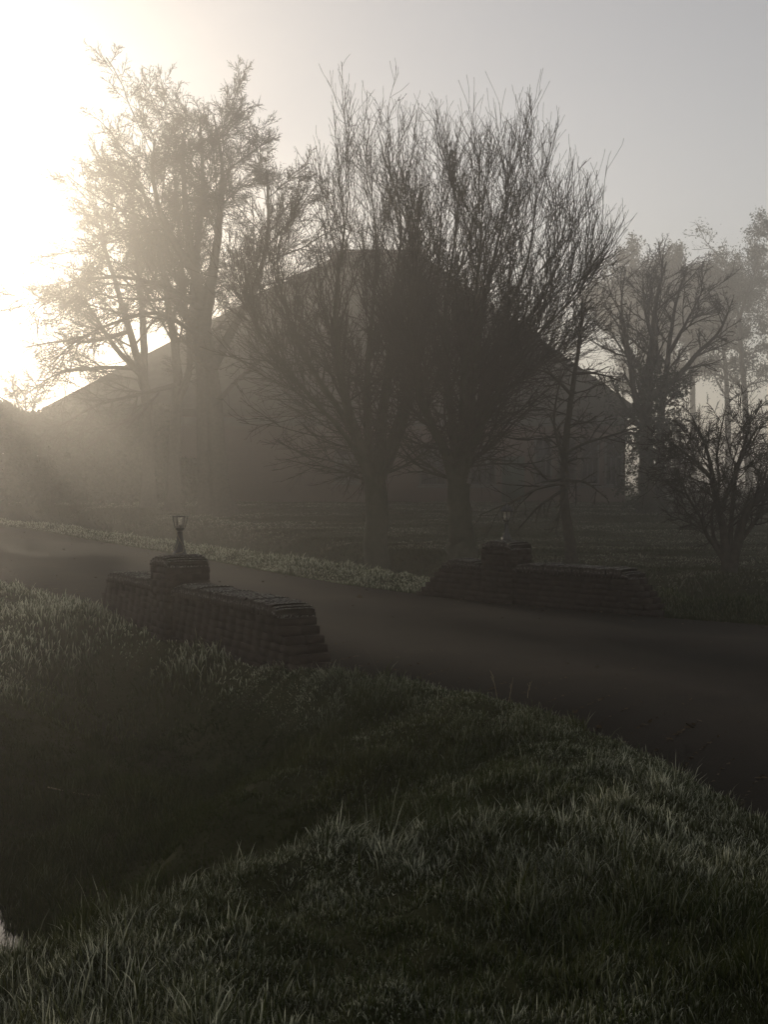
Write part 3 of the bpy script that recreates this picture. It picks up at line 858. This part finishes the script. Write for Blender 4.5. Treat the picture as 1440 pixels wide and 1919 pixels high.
# --- background trees on the right
def backtree(name, Y, base_px, stems, seed, label, leafspec, group, crown_n=16, crown_len=3.0, mat='evergreen', size=0.2):
    b = at(base_px, 905, Y); b[2] = gz(b[0], b[1]) - 0.1
    T = Tree(name, b, seed)
    sets = []
    for i, (pix, dY, ra, rb) in enumerate(stems):
        P = pixline(pix, Y, dY)
        if i == 0: P = [b] + P
        sets.append(T.line(P, ra, rb, 24, 9, 0.3 if i == 0 else 0))
    pts = np.concatenate([p for p, _ in sets]); rad = np.concatenate([r for _, r in sets])
    o = T.twigs(pts, rad, [(crown_n, 0.35, 0.99, 58, 18, -crown_len, 0.45, 0.03, 8, 0.12, 0.01, 5), (9, 0.2, 0.98, 46, 16, 0.42, 0.6, 0.016, 5, 0.12, 0.0, 4), (5, 0.15, 0.98, 46, 16, 0.5, 0.7, 0.011, 3, 0.12, 0, 3)])
    n, thr, zlo = leafspec
    if n:
        tw = np.concatenate([o[1][0].reshape(-1, 3), o[2][0].reshape(-1, 3)])
        T.leaves(tw, n, size, lambda P: (fbm(P[:, 0] * 0.6 + P[:, 1] * 0.4, P[:, 2] * 0.7, seed, 3) > thr) & (P[:, 2] > zlo), 0.3)
    return T.build(label, 'tree', group, 'bark', mat)


G_R = 'misty background trees on the right'
backtree('broad_tree', 130.0, 1205, [([(1205, 800), (1202, 680), (1205, 580), (1208, 500)], 0, 0.55, 0.08), ([(1205, 700), (1165, 620), (1155, 540)], 1, 0.25, 0.05), ([(1205, 690), (1250, 610), (1265, 530)], -1, 0.25, 0.05)],
         61, 'broad dense round topped tree in the mist behind the farmhouse end', (60000, 0.15, 3), G_R, 38, 6.0, size=0.24)
backtree('broad_tree', 140.0, 1300, [([(1300, 800), (1298, 680), (1292, 590), (1288, 520)], 0, 0.5, 0.08), ([(1298, 700), (1325, 620), (1335, 550)], 1, 0.25, 0.05)],
         62, 'dense misty tree right of the round topped one, filling the gap', (50000, 0.18, 3), G_R, 34, 5.8, size=0.24)
backtree('slender_tree', 100.0, 1408, [([(1402, 860), (1398, 760), (1392, 680), (1385, 590), (1365, 520), (1350, 470)], 0, 0.36, 0.05), ([(1386, 600), (1405, 540), (1425, 490)], 1, 0.16, 0.03)],
         63, 'tall slender misty tree with leaning bare lower trunk at the right edge', (8000, 0.42, 10), G_R, 26, 3.3, size=0.16)
backtree('slender_tree', 112.0, 1366, [([(1366, 860), (1364, 740), (1356, 650), (1340, 570), (1345, 500)], 0, 0.36, 0.06), ([(1356, 660), (1390, 590), (1400, 540)], 1, 0.16, 0.03)],
         64, 'slender misty tree with straight trunk, just left of the leaning one', (7500, 0.42, 10), G_R, 24, 3.5, size=0.17)
backtree('slender_tree', 106.0, 1462, [([(1460, 860), (1458, 700), (1450, 580), (1445, 470), (1440, 420)], 0, 0.36, 0.05)],
         65, 'leafy tree cut off by the right edge, its top the highest there', (9000, 0.38, 10), G_R, 26, 3.5, size=0.17)
G_B = 'small bare trees in the bright mist on the left'
backtree('small_bare_tree', 82.0, 50, [([(50, 840), (48, 780), (46, 730)], 0, 0.16, 0.03), ([(50, 800), (30, 750), (22, 710)], 0.5, 0.09, 0.02), ([(50, 800), (66, 750), (72, 710)], -0.5, 0.09, 0.02)],
         71, 'small bare tree in the bright mist left of the farmhouse roof', (0, 0, 0), G_B, 12, 1.7)
# low twigs at the left edge; unseen dense crown added to shade the foreground
Y = 54.0
b = at(-127, 905, Y); b[2] = gz(b[0], b[1]) - 0.1
T = Tree('edge_shade_tree', b, 72)
sets = [T.line([b] + pixline([(-127, 850), (-128, 740), (-130, 620), (-142, 500), (-148, 420)], Y, 0), 0.30, 0.04, 24, 10, 0.4)]
for p, d, r in [([(-128, 740), (-92, 720), (-10, 740), (30, 770)], -1, 0.09), ([(-128, 800), (-82, 790), (10, 790)], 1, 0.07), ([(-129, 700), (-182, 650), (-232, 640)], -1, 0.09),
                ([(-129, 660), (-102, 600), (-82, 540)], 0.6, 0.09), ([(-132, 600), (-192, 540), (-232, 480)], 0.5, 0.1), ([(-129, 720), (-152, 690), (-142, 600)], 2.6, 0.09), ([(-129, 720), (-112, 690), (-132, 610)], -2.6, 0.09)]:
    sets.append(T.line(pixline(p, Y, d), r, 0.02, 14, 7))
allw = []
for (pp, rr) in sets:
    allw += T.twigs(pp, rr, [(13, 0.2, 0.98, 52, 15, -1.5, 0.45, 0.012, 8, 0.09, 0.02, 5), (9, 0.12, 0.98, 42, 14, 0.45, 0.65, 0.009, 5, 0.1, 0.0, 4), (5, 0.12, 0.98, 42, 14, 0.5, 0.75, 0.007, 4, 0.12, 0, 3)])[1:]
T.leaves(np.concatenate([w[0].reshape(-1, 3) for w in allw]), 20000, 0.12, lambda P: (fbm(P[:, 0] * 0.8, P[:, 2] * 0.8, 4) > 0.36) & (P[:, 0] / P[:, 1] < -0.332), 0.12)  # leaves only out of view, added to block the sun from the near air
T.build('tree at the left edge, low twigs in view, unseen leafy crown added for shade', 'tree', None, 'bark', 'dry')

# sapling clump and stump beside the ivy tree
Y = 46.0
b = at(1275, 905, Y); b[2] = gz(b[0], b[1]) - 0.06
T = Tree('scrub_bush', b, 81)
sets = [T.line([b + T.rng.normal(0, 0.12, 3) * np.array([1, 1, 0])] + pixline(p, Y, d), 0.05, 0.015, 12, 6) for p, d in [
    ([(1270, 900), (1262, 850), (1250, 800)], 0.4), ([(1278, 900), (1290, 840), (1300, 790)], -0.4), ([(1274, 890), (1276, 820), (1272, 760)], 0.2), ([(1285, 905), (1312, 870), (1330, 830)], 0.6)]]
for p, r in sets:
    T.twigs(p, r, [(14, 0.15, 0.98, 45, 15, -1.1, 0.5, 0.014, 6, 0.13, 0.02, 4), (8, 0.1, 0.98, 45, 16, 0.5, 0.7, 0.009, 4, 0.15, 0.01, 3), (5, 0.1, 0.98, 45, 16, 0.5, 0.7, 0.007, 3, 0.15, 0.01, 3)])
T.build('dark scrubby bush beside the ivy clad tree foot', 'bush')

# bird's nest high in the leafy trees
c = at(340, 525, 46.4)
rg = np.random.default_rng(5)
n = 420
a = rg.normal(0, 1, (n, 3)); a /= np.linalg.norm(a, axis=1, keepdims=True)
rr = rg.uniform(0.4, 1.0, n)[:, None]
Pn = a * rr * np.array([0.26, 0.26, 0.19])
dn_ = np.cross(a, rg.normal(0, 1, (n, 3))); dn_ /= np.linalg.norm(dn_, axis=1, keepdims=True)
tp_ = np.stack([Pn - dn_ * 0.17, Pn + a * 0.012, Pn + dn_ * 0.17], 1)
v, q = tubes(tp_, np.full((n, 3), 0.007), 3)
nest = mesh_obj('nest', v, [q], M['twig']); nest.location = Vector(c)
tag(nest, 'round dark twig nest lodged in the branches of the tall left trees', 'nest')


# ------------------------------------------------------------------ hedges
def hedge(name, p0, p1, h, wdt, n, seed, label):
    rg = np.random.default_rng(seed)
    p0, p1 = np.array(p0, dtype=float), np.array(p1, dtype=float)
    Lh = np.hypot(*(p1 - p0)); mid = (p0 + p1) / 2
    z0 = gz(*mid)
    root = empty(name, (mid[0], mid[1], z0), math.atan2(p1[1] - p0[1], p1[0] - p0[0]))
    tag(root, label, 'hedge')
    # dense leaf shell round a woody core
    m = MB()
    for k in range(int(Lh / 1.2)):
        xx = -Lh / 2 + (k + 0.5) * 1.2
        for j in range(3):
            e = rg.normal(0, 0.3, 2)
            m.tube([(xx + j * 0.1, 0, -0.15), (xx + e[0] * 0.5, e[1] * 0.4, h * 0.45), (xx + e[0] * 1.3, e[1], h * 0.9)], [0.04, 0.028, 0.012], 5)
    m.build('stems', M['twig'], root)
    x = rg.uniform(-Lh / 2, Lh / 2, n); zt = rg.uniform(0.0, 1, n) ** 0.6
    top = h * (0.9 + 0.2 * fbm(x * 0.7, x * 0, seed))
    y = rg.uniform(-1, 1, n); y = np.sign(y) * np.abs(y) ** 0.5 * wdt / 2 * (0.8 + 0.4 * fbm(x, zt * 3, seed + 3))
    P = np.c_[x, y, zt * top]
    a = rg.normal(0, 1, (n, 3)); a /= np.linalg.norm(a, axis=1, keepdims=True)
    bb = np.cross(a, rg.normal(0, 1, (n, 3))); bb /= np.linalg.norm(bb, axis=1, keepdims=True)
    sz = 0.15 * rg.lognormal(0, 0.3, n)[:, None]
    V = np.stack([P, P + a * sz * 0.5 + bb * sz * 0.35, P + a * sz, P + a * sz * 0.5 - bb * sz * 0.35], 1).reshape(-1, 3)
    mesh_obj('leaves', V, [np.arange(n * 4).reshape(n, 4)], M['evergreen'], root, attrs={'rnd': np.repeat(rg.uniform(0, 1, n), 4), 'frost': np.repeat(rg.uniform(0, 0.1, n), 4)})
    return root


a0, a1 = at(-30, 905, 55), at(420, 905, 54.6)
hedge('clipped_hedge', a0[:2], a1[:2], 2.1, 1.0, 26000, 3, 'long low hedge in front of the taller hedge on the left, lost in mist')
a0, a1 = at(-190, 905, 58.0), at(330, 905, 57.2)
hedge('tall_hedge', a0[:2], a1[:2], 4.5, 1.4, 90000, 4, 'tall flat topped hedge hiding the left end of the farmhouse')

# ------------------------------------------------------------------ farmhouse
HY = 59.0
el, er = at(78, 766, HY), at(1197, 766, HY)
rl, rr_ = at(632, 478, HY + 10), at(792, 476, HY + 10)
hx = (el[0] + er[0]) / 2
gzh = gz(hx, HY) - 0.05
house = empty('farmhouse', (hx, HY + 10, gzh))
tag(house, 'big brick farmhouse under a huge pyramid thatched roof behind the trees', 'farmhouse')
W2 = (er[0] - el[0]) / 2
eave = (el[2]) - gzh
ridge = rl[2] - gzh
wx = W2 - 0.55
m = MB()
for (c, sz) in [((0, -9.5, eave / 2 - 0.1), (2 * wx, 0.4, eave + 0.2)), ((0, 9.5, eave / 2 - 0.1), (2 * wx, 0.4, eave + 0.2)),
                ((-wx + 0.2, 0, eave / 2 - 0.1), (0.4, 18.6, eave + 0.2)), ((wx - 0.2, 0, eave / 2 - 0.1), (0.4, 18.6, eave + 0.2))]:
    m.box(c, sz)
m.build('wall', M['farm_brick'], house)
# roof: thick thatch, hipped, sagging a little
def roof():
    rl_x, rr_x = rl[0] - hx, rr_[0] - hx
    top = [(-W2, -10.1, eave), (W2, -10.1, eave), (W2, 10.1, eave), (-W2, 10.1, eave)]
    ridge_p = [(rl_x, 0, ridge), (rr_x, 0, ridge)]
    m = MB()
    def patch(a, b, c, d, nu=24, nv=18):
        a, b, c, d = map(np.array, (a, b, c, d))
        u = np.linspace(0, 1, nu)[None, :, None]; v = np.linspace(0, 1, nv)[:, None, None]
        P = (a * (1 - u) + b * u) * (1 - v) + (d * (1 - u) + c * u) * v
        sag = 0.22 * np.sin(np.pi * v[..., 0]) * np.sin(np.pi * u[..., 0])
        nse = (fbm(P[..., 0] * 0.8, P[..., 1] * 0.8 + P[..., 2], 77) - 0.5) * 0.16 * np.minimum(1, 4 * np.sin(np.pi * u[..., 0])) * np.minimum(1, 4 * np.sin(np.pi * v[..., 0]))
        P[..., 2] += nse - sag * 0.5
        i = (np.arange(nv - 1)[:, None] * nu + np.arange(nu - 1)[None]).ravel()
        m.addarr(P.reshape(-1, 3), np.c_[i, i + 1, i + nu + 1, i + nu])
    patch(top[0], top[1], ridge_p[1], ridge_p[0])
    patch(top[2], top[3], ridge_p[0], ridge_p[1])
    patch(top[1], top[2], ridge_p[1], np.array(ridge_p[1]) + 1e-3)
    patch(top[3], top[0], ridge_p[0], np.array(ridge_p[0]) + 1e-3)
    # soffit and thick eave edge
    lo = [(x, y, z - 0.35) for x, y, z in top]
    m.add(top + lo, [(0, 4, 5, 1), (1, 5, 6, 2), (2, 6, 7, 3), (3, 7, 4, 0), (4, 7, 6, 5)])
    return m.build('roof', M['thatch'], house, True)
rf = roof()
m = MB(); m.tube([(rl[0] - hx - 0.3, 0, ridge + 0.02), (0, 0, ridge + 0.05), (rr_[0] - hx + 0.3, 0, ridge + 0.02)], 0.28, 8); m.build('ridge_cap', M['farm_brick'], rf)
m = MB(); m.box((rl[0] - hx + 1.0, 1.3, ridge + 0.1), (0.9, 0.9, 1.6)); m.box((rl[0] - hx + 1.0, 1.3, ridge + 0.97), (1.05, 1.05, 0.14)); ch = m.build('chimney', M['farm_brick'], rf)
ch.location.z -= 0.9
m = MB(); m.box((0, -9.83, eave - 0.62), (2 * wx + 0.1, 0.24, 0.42)); m.build('fascia', M['white_paint'], house)
# windows along the front wall
def window(cx, w, h, sill):
    y = -9.70
    f = MB()
    for sx in (-1, 1): f.box((cx + sx * (w / 2 + 0.04), y - 0.03, sill + h / 2), (0.09, 0.14, h + 0.16))
    f.box((cx, y - 0.03, sill + h + 0.04), (w - 0.01, 0.14, 0.08)); f.box((cx, y - 0.03, sill - 0.04), (w - 0.01, 0.14, 0.08))
    fr = f.build('window', M['white_paint'], house)
    g = MB(); g.box((cx, y - 0.02, sill + h / 2), (w, 0.03, h)); g.build('pane', M['pane'], fr)
    b = MB(); b.box((cx, y - 0.055, sill + h * 0.62), (w, 0.05, 0.06))
    for k in (-1, 1): b.box((cx + k * w / 6, y - 0.055, sill + h * 0.3), (0.04, 0.05, h * 0.58))
    b.box((cx, y - 0.055, sill + h * 0.81), (0.04, 0.05, h * 0.36)); b.build('glazing_bars', M['white_paint'], fr)
    s = MB(); s.box((cx, y - 0.10, sill - 0.15), (w + 0.34, 0.3, 0.1)); s.build('sill', M['white_paint'], fr)
def hpx(px): return at(px, 850, HY + 0.4)[0] - hx
for px in (812, 905, 1018, 1062, 1106, 1150):
    window(hpx(px), 1.15 if px < 950 else 0.72, 2.2 if px > 950 else 1.9, 0.95)
for px in (650,):
    window(hpx(px), 1.05, 1.5, 1.1)
m = MB(); m.box((hpx(962), -9.74, 1.15), (1.1, 0.1, 2.3)); d = m.build('door', M['green_paint'], house)
m = MB(); m.box((hpx(962) + 0.42, -9.82, 1.1), (0.04, 0.06, 0.16)); m.build('handle', M['iron'], d)


# ------------------------------------------------------------------ brick bridge parapets
def brick_run(m, rg, x0, x1, z, h, th, off, bl=0.205, gap=0.009, y=0.0, jit=0.004):
    x = x0 - off
    first = True
    while x < x1 - 0.02:
        a = max(x, x0); b_ = min(x + bl, x1)
        if b_ - a > 0.03:
            for s in (-1, 1):      # two leaves of brick
                m.box(((a + b_) / 2, y + s * (th / 4 + rg.normal(0, jit * 0.6)), z + h / 2), (b_ - a - gap, th / 2 - 0.004 + 0.012, h - 0.008), 0, 1, rg)
        x += bl


def coping(m, rg, x0, x1, z, th, h, y=0.0, bw=0.058, gap=0.007, round_ends=True):
    """brick-on-edge with a rounded top"""
    n = int(round((x1 - x0) / bw))
    k = 9
    for i in range(n):
        a = x0 + (x1 - x0) * i / n + gap / 2; b_ = x0 + (x1 - x0) * (i + 1) / n - gap / 2
        hh = h + rg.normal(0, 0.006); wv = th * (1 + rg.normal(0, 0.012)); oy = rg.normal(0, 0.004)
        drop = 0
        e = min(i, n - 1 - i)
        if round_ends and e < 4: drop = (0.06, 0.03, 0.013, 0.004)[e]
        prof = [(-wv / 2, 0), (-wv / 2, (hh - drop) * 0.45)]
        for j in range(k):
            t = math.pi * (1 - j / (k - 1))
            cxx = math.copysign(abs(math.cos(t)) ** 0.36, math.cos(t)); szz = abs(math.sin(t)) ** 0.36
            prof.append((cxx * wv / 2 * 0.995, (hh - drop) * (0.45 + 0.55 * szz)))
        prof += [(wv / 2, (hh - drop) * 0.45), (wv / 2, 0)]
        # chamfered sides: inset outer slices
        sl = [(a, 0.94), (a + 0.008, 1.0), (b_ - 0.008, 1.0), (b_, 0.94)]
        v = [(xx, y + oy + p[0] * s_, z + p[1] * (s_ if p[1] > 0 else 1)) for xx, s_ in sl for p in prof]
        np_ = len(prof); f = []
        for q in range(3):
            for j in range(np_ - 1): f.append((q * np_ + j, q * np_ + j + 1, (q + 1) * np_ + j + 1, (q + 1) * np_ + j))
            f.append((q * np_ + np_ - 1, q * np_, (q + 1) * np_, (q + 1) * np_ + np_ - 1))
        f.append(tuple(range(np_))); f.append(tuple(3 * np_ + j for j in range(np_))[::-1])
        m.add(v, f)


def parapet(p0, p1, pil, label, seed, depth, batter0, batter1, wall_top):
    """p0->p1 foot of the wall along its middle line; pil = distance of the pillar from p0"""
    rg = np.random.default_rng(seed)
    p0, p1 = np.array(p0), np.array(p1)
    L = np.hypot(*(p1 - p0)); ang = math.atan2(p1[1] - p0[1], p1[0] - p0[0])
    root = empty('bridge_parapet', (p0[0], p0[1], 0), ang)
    tag(root, label, 'parapet', 'brick parapets of the bridge')
    ch = 0.074; th = 0.36
    w = MB()
    ncr = int(round((wall_top - 0.10) / ch))
    nb = int(depth / ch)
    for c in range(-nb, ncr):
        f = max(0, c) / ncr
        x0 = batter0 * f + rg.normal(0, 0.008); x1 = L - batter1 * f + rg.normal(0, 0.008)
        if c < 0: x0, x1 = 0.3 * 0, L
        brick_run(w, rg, x0, x1, c * ch, ch, th, (0.1 if c % 2 else 0.0))
    w.box((L / 2, 0, (ncr * ch - depth) / 2), (L - 2 * max(batter0, batter1) - 0.1, th - 0.012, ncr * ch + depth - 0.02))
    w.build('wall', M['brick'], root)
    zt = ncr * ch
    cp_ = MB()
    pw = 0.50
    coping(cp_, rg, batter0 - 0.02, pil - pw / 2 - 0.012, zt + 0.003, th + 0.05, wall_top - zt)
    cp_.build('coping', M['coping'], root)
    cp_ = MB()
    coping(cp_, rg, pil + pw / 2 + 0.012, L - batter1 + 0.02, zt + 0.003, th + 0.05, wall_top - zt)
    cp_.build('coping', M['coping'], root)
    p = MB()
    top = 0.865
    ncp = int(round((top - 0.10) / ch))
    for c in range(-nb, ncp):
        dx = pw / 2
        for s in (-1, 1):
            x = -dx + (0.1 if c % 2 else 0)
            xs_ = [-dx] + [v for v in (np.arange(-dx, dx, 0.207) + (0.1 if c % 2 else 0.0)) if -dx + 0.04 < v < dx - 0.04] + [dx]
            for a, b_ in zip(xs_[:-1], xs_[1:]):
                p.box((pil + (a + b_) / 2, s * (dx - 0.05 + rg.normal(0, 0.004)), c * ch + ch / 2), (b_ - a - 0.01, 0.1, ch - 0.008), 0, 1, rg)
                p.box((pil + s * (dx - 0.05 + rg.normal(0, 0.004)), (a + b_) / 2, c * ch + ch / 2), (0.098, b_ - a - 0.01 - (0.2 if abs(a + b_) / 2 > 0.19 else 0), ch - 0.008), 0, 1, rg) if b_ - a > 0.22 or abs(a + b_) / 2 < 0.19 else None
    p.box((pil, 0, (ncp * ch - depth) / 2), (pw - 0.016, pw - 0.016, ncp * ch + depth - 0.02))
    pl = p.build('pillar', M['brick'], root)
    # pillar cap: two rows of rounded brick on edge
    q = MB()
    coping(q, rg, pil - pw / 2 + 0.0, pil + pw / 2 - 0.0, ncp * ch + 0.003, pw, top - ncp * ch)
    q.build('cap', M['coping'], pl)
    c, s_ = math.cos(ang), math.sin(ang)
    return root, (p0[0] + c * pil, p0[1] + s_ * pil, top)


par_l, lamp_l = parapet((-0.59, 10.45), (-3.46, 15.25), 3.22, 'brick bridge parapet in front of the road, nearer one, with the uncapped lantern', 1, 1.35, 0.40, 0.45, 0.575)
par_r, lamp_r = parapet((3.45, 14.85), (0.60, 17.65), 2.47, 'brick bridge parapet across the road, farther one, with the capped lantern', 2, 0.9, 0.40, 0.52, 0.57)


# ------------------------------------------------------------------ lanterns
def lantern(loc, label, capped, rot, tilt=0.0):
    root = empty('lantern', loc, rot)
    root.rotation_euler = (0, tilt, rot)
    tag(root, label, 'lantern', 'garden lanterns on the bridge pillars')
    m = MB()
    prof = [(0.072, -0.004), (0.074, 0.012), (0.066, 0.018), (0.062, 0.036), (0.050, 0.052), (0.043, 0.075), (0.036, 0.105), (0.030, 0.14), (0.026, 0.175), (0.0225, 0.205), (0.021, 0.222), (0.027, 0.227), (0.028, 0.236), (0.022, 0.241)]
    m.lathe(prof, 16)
    for i in range(6):                         # ribs up the pedestal
        a = i * math.pi / 3
        m.tube([((r + 0.001) * math.cos(a), (r + 0.001) * math.sin(a), z) for r, z in prof[3:11]], 0.005, 4)
    m.build('pedestal', M['iron'], root, False)
    zb, zt, rb, rt = 0.272, 0.395, 0.050, 0.076
    m = MB()
    m.lathe([(0.022, 0.241), (0.034, 0.247), (0.047, 0.260), (rb + 0.004, zb), (rb + 0.004, zb + 0.006), (rb - 0.004, zb + 0.006)], 6)
    for i in range(6):
        a = i * math.pi / 3
        m.tube([(rb * math.cos(a), rb * math.sin(a), zb), (rt * math.cos(a), rt * math.sin(a), zt)], 0.0052, 5)
        a2 = a + math.pi / 3
        m.tube([(rt * math.cos(a), rt * math.sin(a), zt), (rt * math.cos(a2), rt * math.sin(a2), zt)], 0.0058, 5)
    m.build('cage', M['iron'], root)
    for i in range(6):
        a, a2 = i * math.pi / 3, (i + 1) * math.pi / 3
        g = MB()
        k = 0.985
        v = [(rb * k * math.cos(a), rb * k * math.sin(a), zb + 0.006), (rb * k * math.cos(a2), rb * k * math.sin(a2), zb + 0.006), (rt * k * math.cos(a2), rt * k * math.sin(a2), zt - 0.006), (rt * k * math.cos(a), rt * k * math.sin(a), zt - 0.006)]
        g.add(v, [(0, 1, 2, 3)])
        g.build('glass_pane', M['lamp_glass'], root)
    m = MB(); m.lathe([(0.016, 0.278), (0.016, 0.312), (0.012, 0.316)], 10); m.build('socket', M['iron'], root)
    if capped:
        m = MB()
        m.lathe([(0.094, 0.395), (0.096, 0.402), (0.080, 0.420), (0.062, 0.440), (0.043, 0.456), (0.026, 0.468), (0.018, 0.478), (0.013, 0.492), (0.010, 0.512), (0.005, 0.532), (0.001, 0.541)], 6)
        for i in range(6):
            a = i * math.pi / 3
            m.tube([(r * math.cos(a), r * math.sin(a), z) for r, z in [(0.100, 0.398), (0.081, 0.421), (0.063, 0.441), (0.044, 0.457), (0.027, 0.469)]], 0.004, 4)
        m.build('cap', M['iron'], root)
    return root


lantern(lamp_r, 'black lantern with pointed cap on the farther brick pillar', True, 0.35)
ll = lantern(lamp_l, 'black lantern missing its cap on the nearer brick pillar', False, 0.28, 0.02)
ll.scale = (1.08, 1.08, 1.06)
m = MB()
m.tube(spline([(-0.052, -0.030, 0.278), (-0.045, -0.036, 0.235), (-0.012, -0.042, 0.165), (0.012, -0.050, 0.12), (0.030, -0.060, 0.07), (0.02, -0.075, 0.03), (-0.05, -0.085, 0.015)], 24), 0.0028, 5)
m.tube(spline([(-0.012, -0.042, 0.150), (-0.03, -0.05, 0.10), (-0.05, -0.055, 0.05), (-0.09, -0.05, 0.03)], 14), 0.0026, 5)
wire = m.build('cable', M['straw'], ll)


# ------------------------------------------------------------------ dry stalks and a fallen reed
rg = np.random.default_rng(9)
stalks = [((936, 1322), [(928, 1285), (921, 1258)]), ((951, 1325), [(957, 1300), (961, 1278)]), ((990, 1330), [(990, 1300), (995, 1278)])]
lab = ['thin bare stalk at the road edge, leftmost and leaning left', 'thin short stalk at the road edge between two others', 'thin stalk at the road edge, rightmost of three, with frayed top']
for (b0, pix), lb in zip(stalks, lab):
    p0 = at(*b0, 9.2); p0[2] = gz(p0[0], p0[1]) - 0.02
    tip = pixline(pix, 9.2)
    m = MB(); m.tube(spline([p0] + tip, 10) - p0, np.linspace(0.004, 0.0018, 10), 5)
    d = np.array(tip[-1]) - p0
    for k in range(4):
        e = rg.normal(0, 0.02, 3); e[2] = abs(e[2])
        m.tube([d * (0.7 + 0.07 * k), d * (0.75 + 0.07 * k) + e], 0.0014, 4)
    o = m.build('dry_stalk', M['straw']); o.location = Vector(p0)
    tag(o, lb, 'stalk', 'dry stalks at the road edge')
pr = [at(90, 1578, 9.4), at(160, 1592, 9.2), at(230, 1575, 9.3), at(330, 1545, 9.5)]
pr = [np.array([p[0], p[1], max(p[2], gz(p[0], p[1]) + 0.03)]) for p in pr]
m = MB(); m.tube(spline(pr, 20) - pr[0], np.linspace(0.006, 0.003, 20), 5)
o = m.build('reed_stem', M['straw']); o.location = Vector(pr[0]); tag(o, 'pale fallen reed stem lying across the dark ditch bank', 'reed')

# ------------------------------------------------------------------ haze, sky, sun
SUN_AZ, SUN_EL = -23.6, 11.0          # degrees: left of straight ahead, above the horizon
HAZE_D, HAZE_G = 0.0066, 0.83
m, t, out = nt('haze')
pv = N(t, 'ShaderNodeVolumePrincipled')
pv.inputs['Color'].default_value = (0.93, 0.91, 0.88, 1)
pv.inputs['Density'].default_value = HAZE_D
pv.inputs['Anisotropy'].default_value = HAZE_G
t.links.new(pv.outputs[0], out.inputs['Volume'])
hb = MB(); hb.box((0, 700, 8.8), (1700, 1500, 21.6))
hz = hb.build('haze', m); tag(hz, 'thin morning mist lying over the whole place', 'mist', kind='stuff')

wd = bpy.data.worlds.new('World'); sc.world = wd; wd.use_nodes = True
wt = wd.node_tree; wt.nodes.clear()
sky = wt.nodes.new('ShaderNodeTexSky'); sky.sky_type = 'NISHITA'; sky.sun_disc = False
sky.sun_elevation = R(SUN_EL); sky.sun_rotation = R(SUN_AZ)
sky.air_density = 0.9; sky.dust_density = 0.4; sky.ozone_density = 1.0; sky.altitude = 0
bg = wt.nodes.new('ShaderNodeBackground'); bg.inputs['Strength'].default_value = 0.15
wo = wt.nodes.new('ShaderNodeOutputWorld')
hs = wt.nodes.new('ShaderNodeHueSaturation'); hs.inputs['Saturation'].default_value = 0.42      # thin high veil of cloud
vt = wt.nodes.new('ShaderNodeMix'); vt.data_type = 'RGBA'; vt.blend_type = 'MULTIPLY'; vt.inputs[0].default_value = 1.0; vt.inputs[7].default_value = (1.11, 1.0, 0.915, 1)
wt.links.new(sky.outputs[0], hs.inputs['Color']); wt.links.new(hs.outputs[0], vt.inputs[6])
wt.links.new(vt.outputs[2], bg.inputs[0]); wt.links.new(bg.outputs[0], wo.inputs[0])

sl = bpy.data.lights.new('sun', 'SUN'); sl.energy = 2.2; sl.angle = R(0.5); sl.color = (1.0, 0.86, 0.66)
so = bpy.data.objects.new('sun', sl); COL.objects.link(so)
dirv = Vector((math.sin(R(SUN_AZ)) * math.cos(R(SUN_EL)), math.cos(R(SUN_AZ)) * math.cos(R(SUN_EL)), math.sin(R(SUN_EL))))
so.rotation_euler = dirv.to_track_quat('Z', 'Y').to_euler()
so.location = dirv * 50

# ------------------------------------------------------------------ camera and render settings
cam = bpy.data.cameras.new('camera')
cam.sensor_fit = 'VERTICAL'; cam.sensor_height = 24.0
cam.lens = 24.0 * F_PX / 1919.0
cam.clip_end = 5000; cam.clip_start = 0.05
co = bpy.data.objects.new('camera', cam); COL.objects.link(co)
co.location = (0, 0, CAM_Z); co.rotation_euler = (R(90) - PITCH, 0, 0)
sc.camera = co
sc.view_settings.view_transform = 'Standard'; sc.view_settings.look = 'None'
sc.view_settings.exposure = -0.25; sc.view_settings.gamma = 1.0
cy = sc.cycles
cy.use_denoising = True
cy.max_bounces = 6; cy.diffuse_bounces = 2; cy.glossy_bounces = 2; cy.transparent_max_bounces = 8; cy.volume_bounces = 1; cy.transmission_bounces = 2
cy.use_adaptive_sampling = True; cy.adaptive_threshold = 0.02
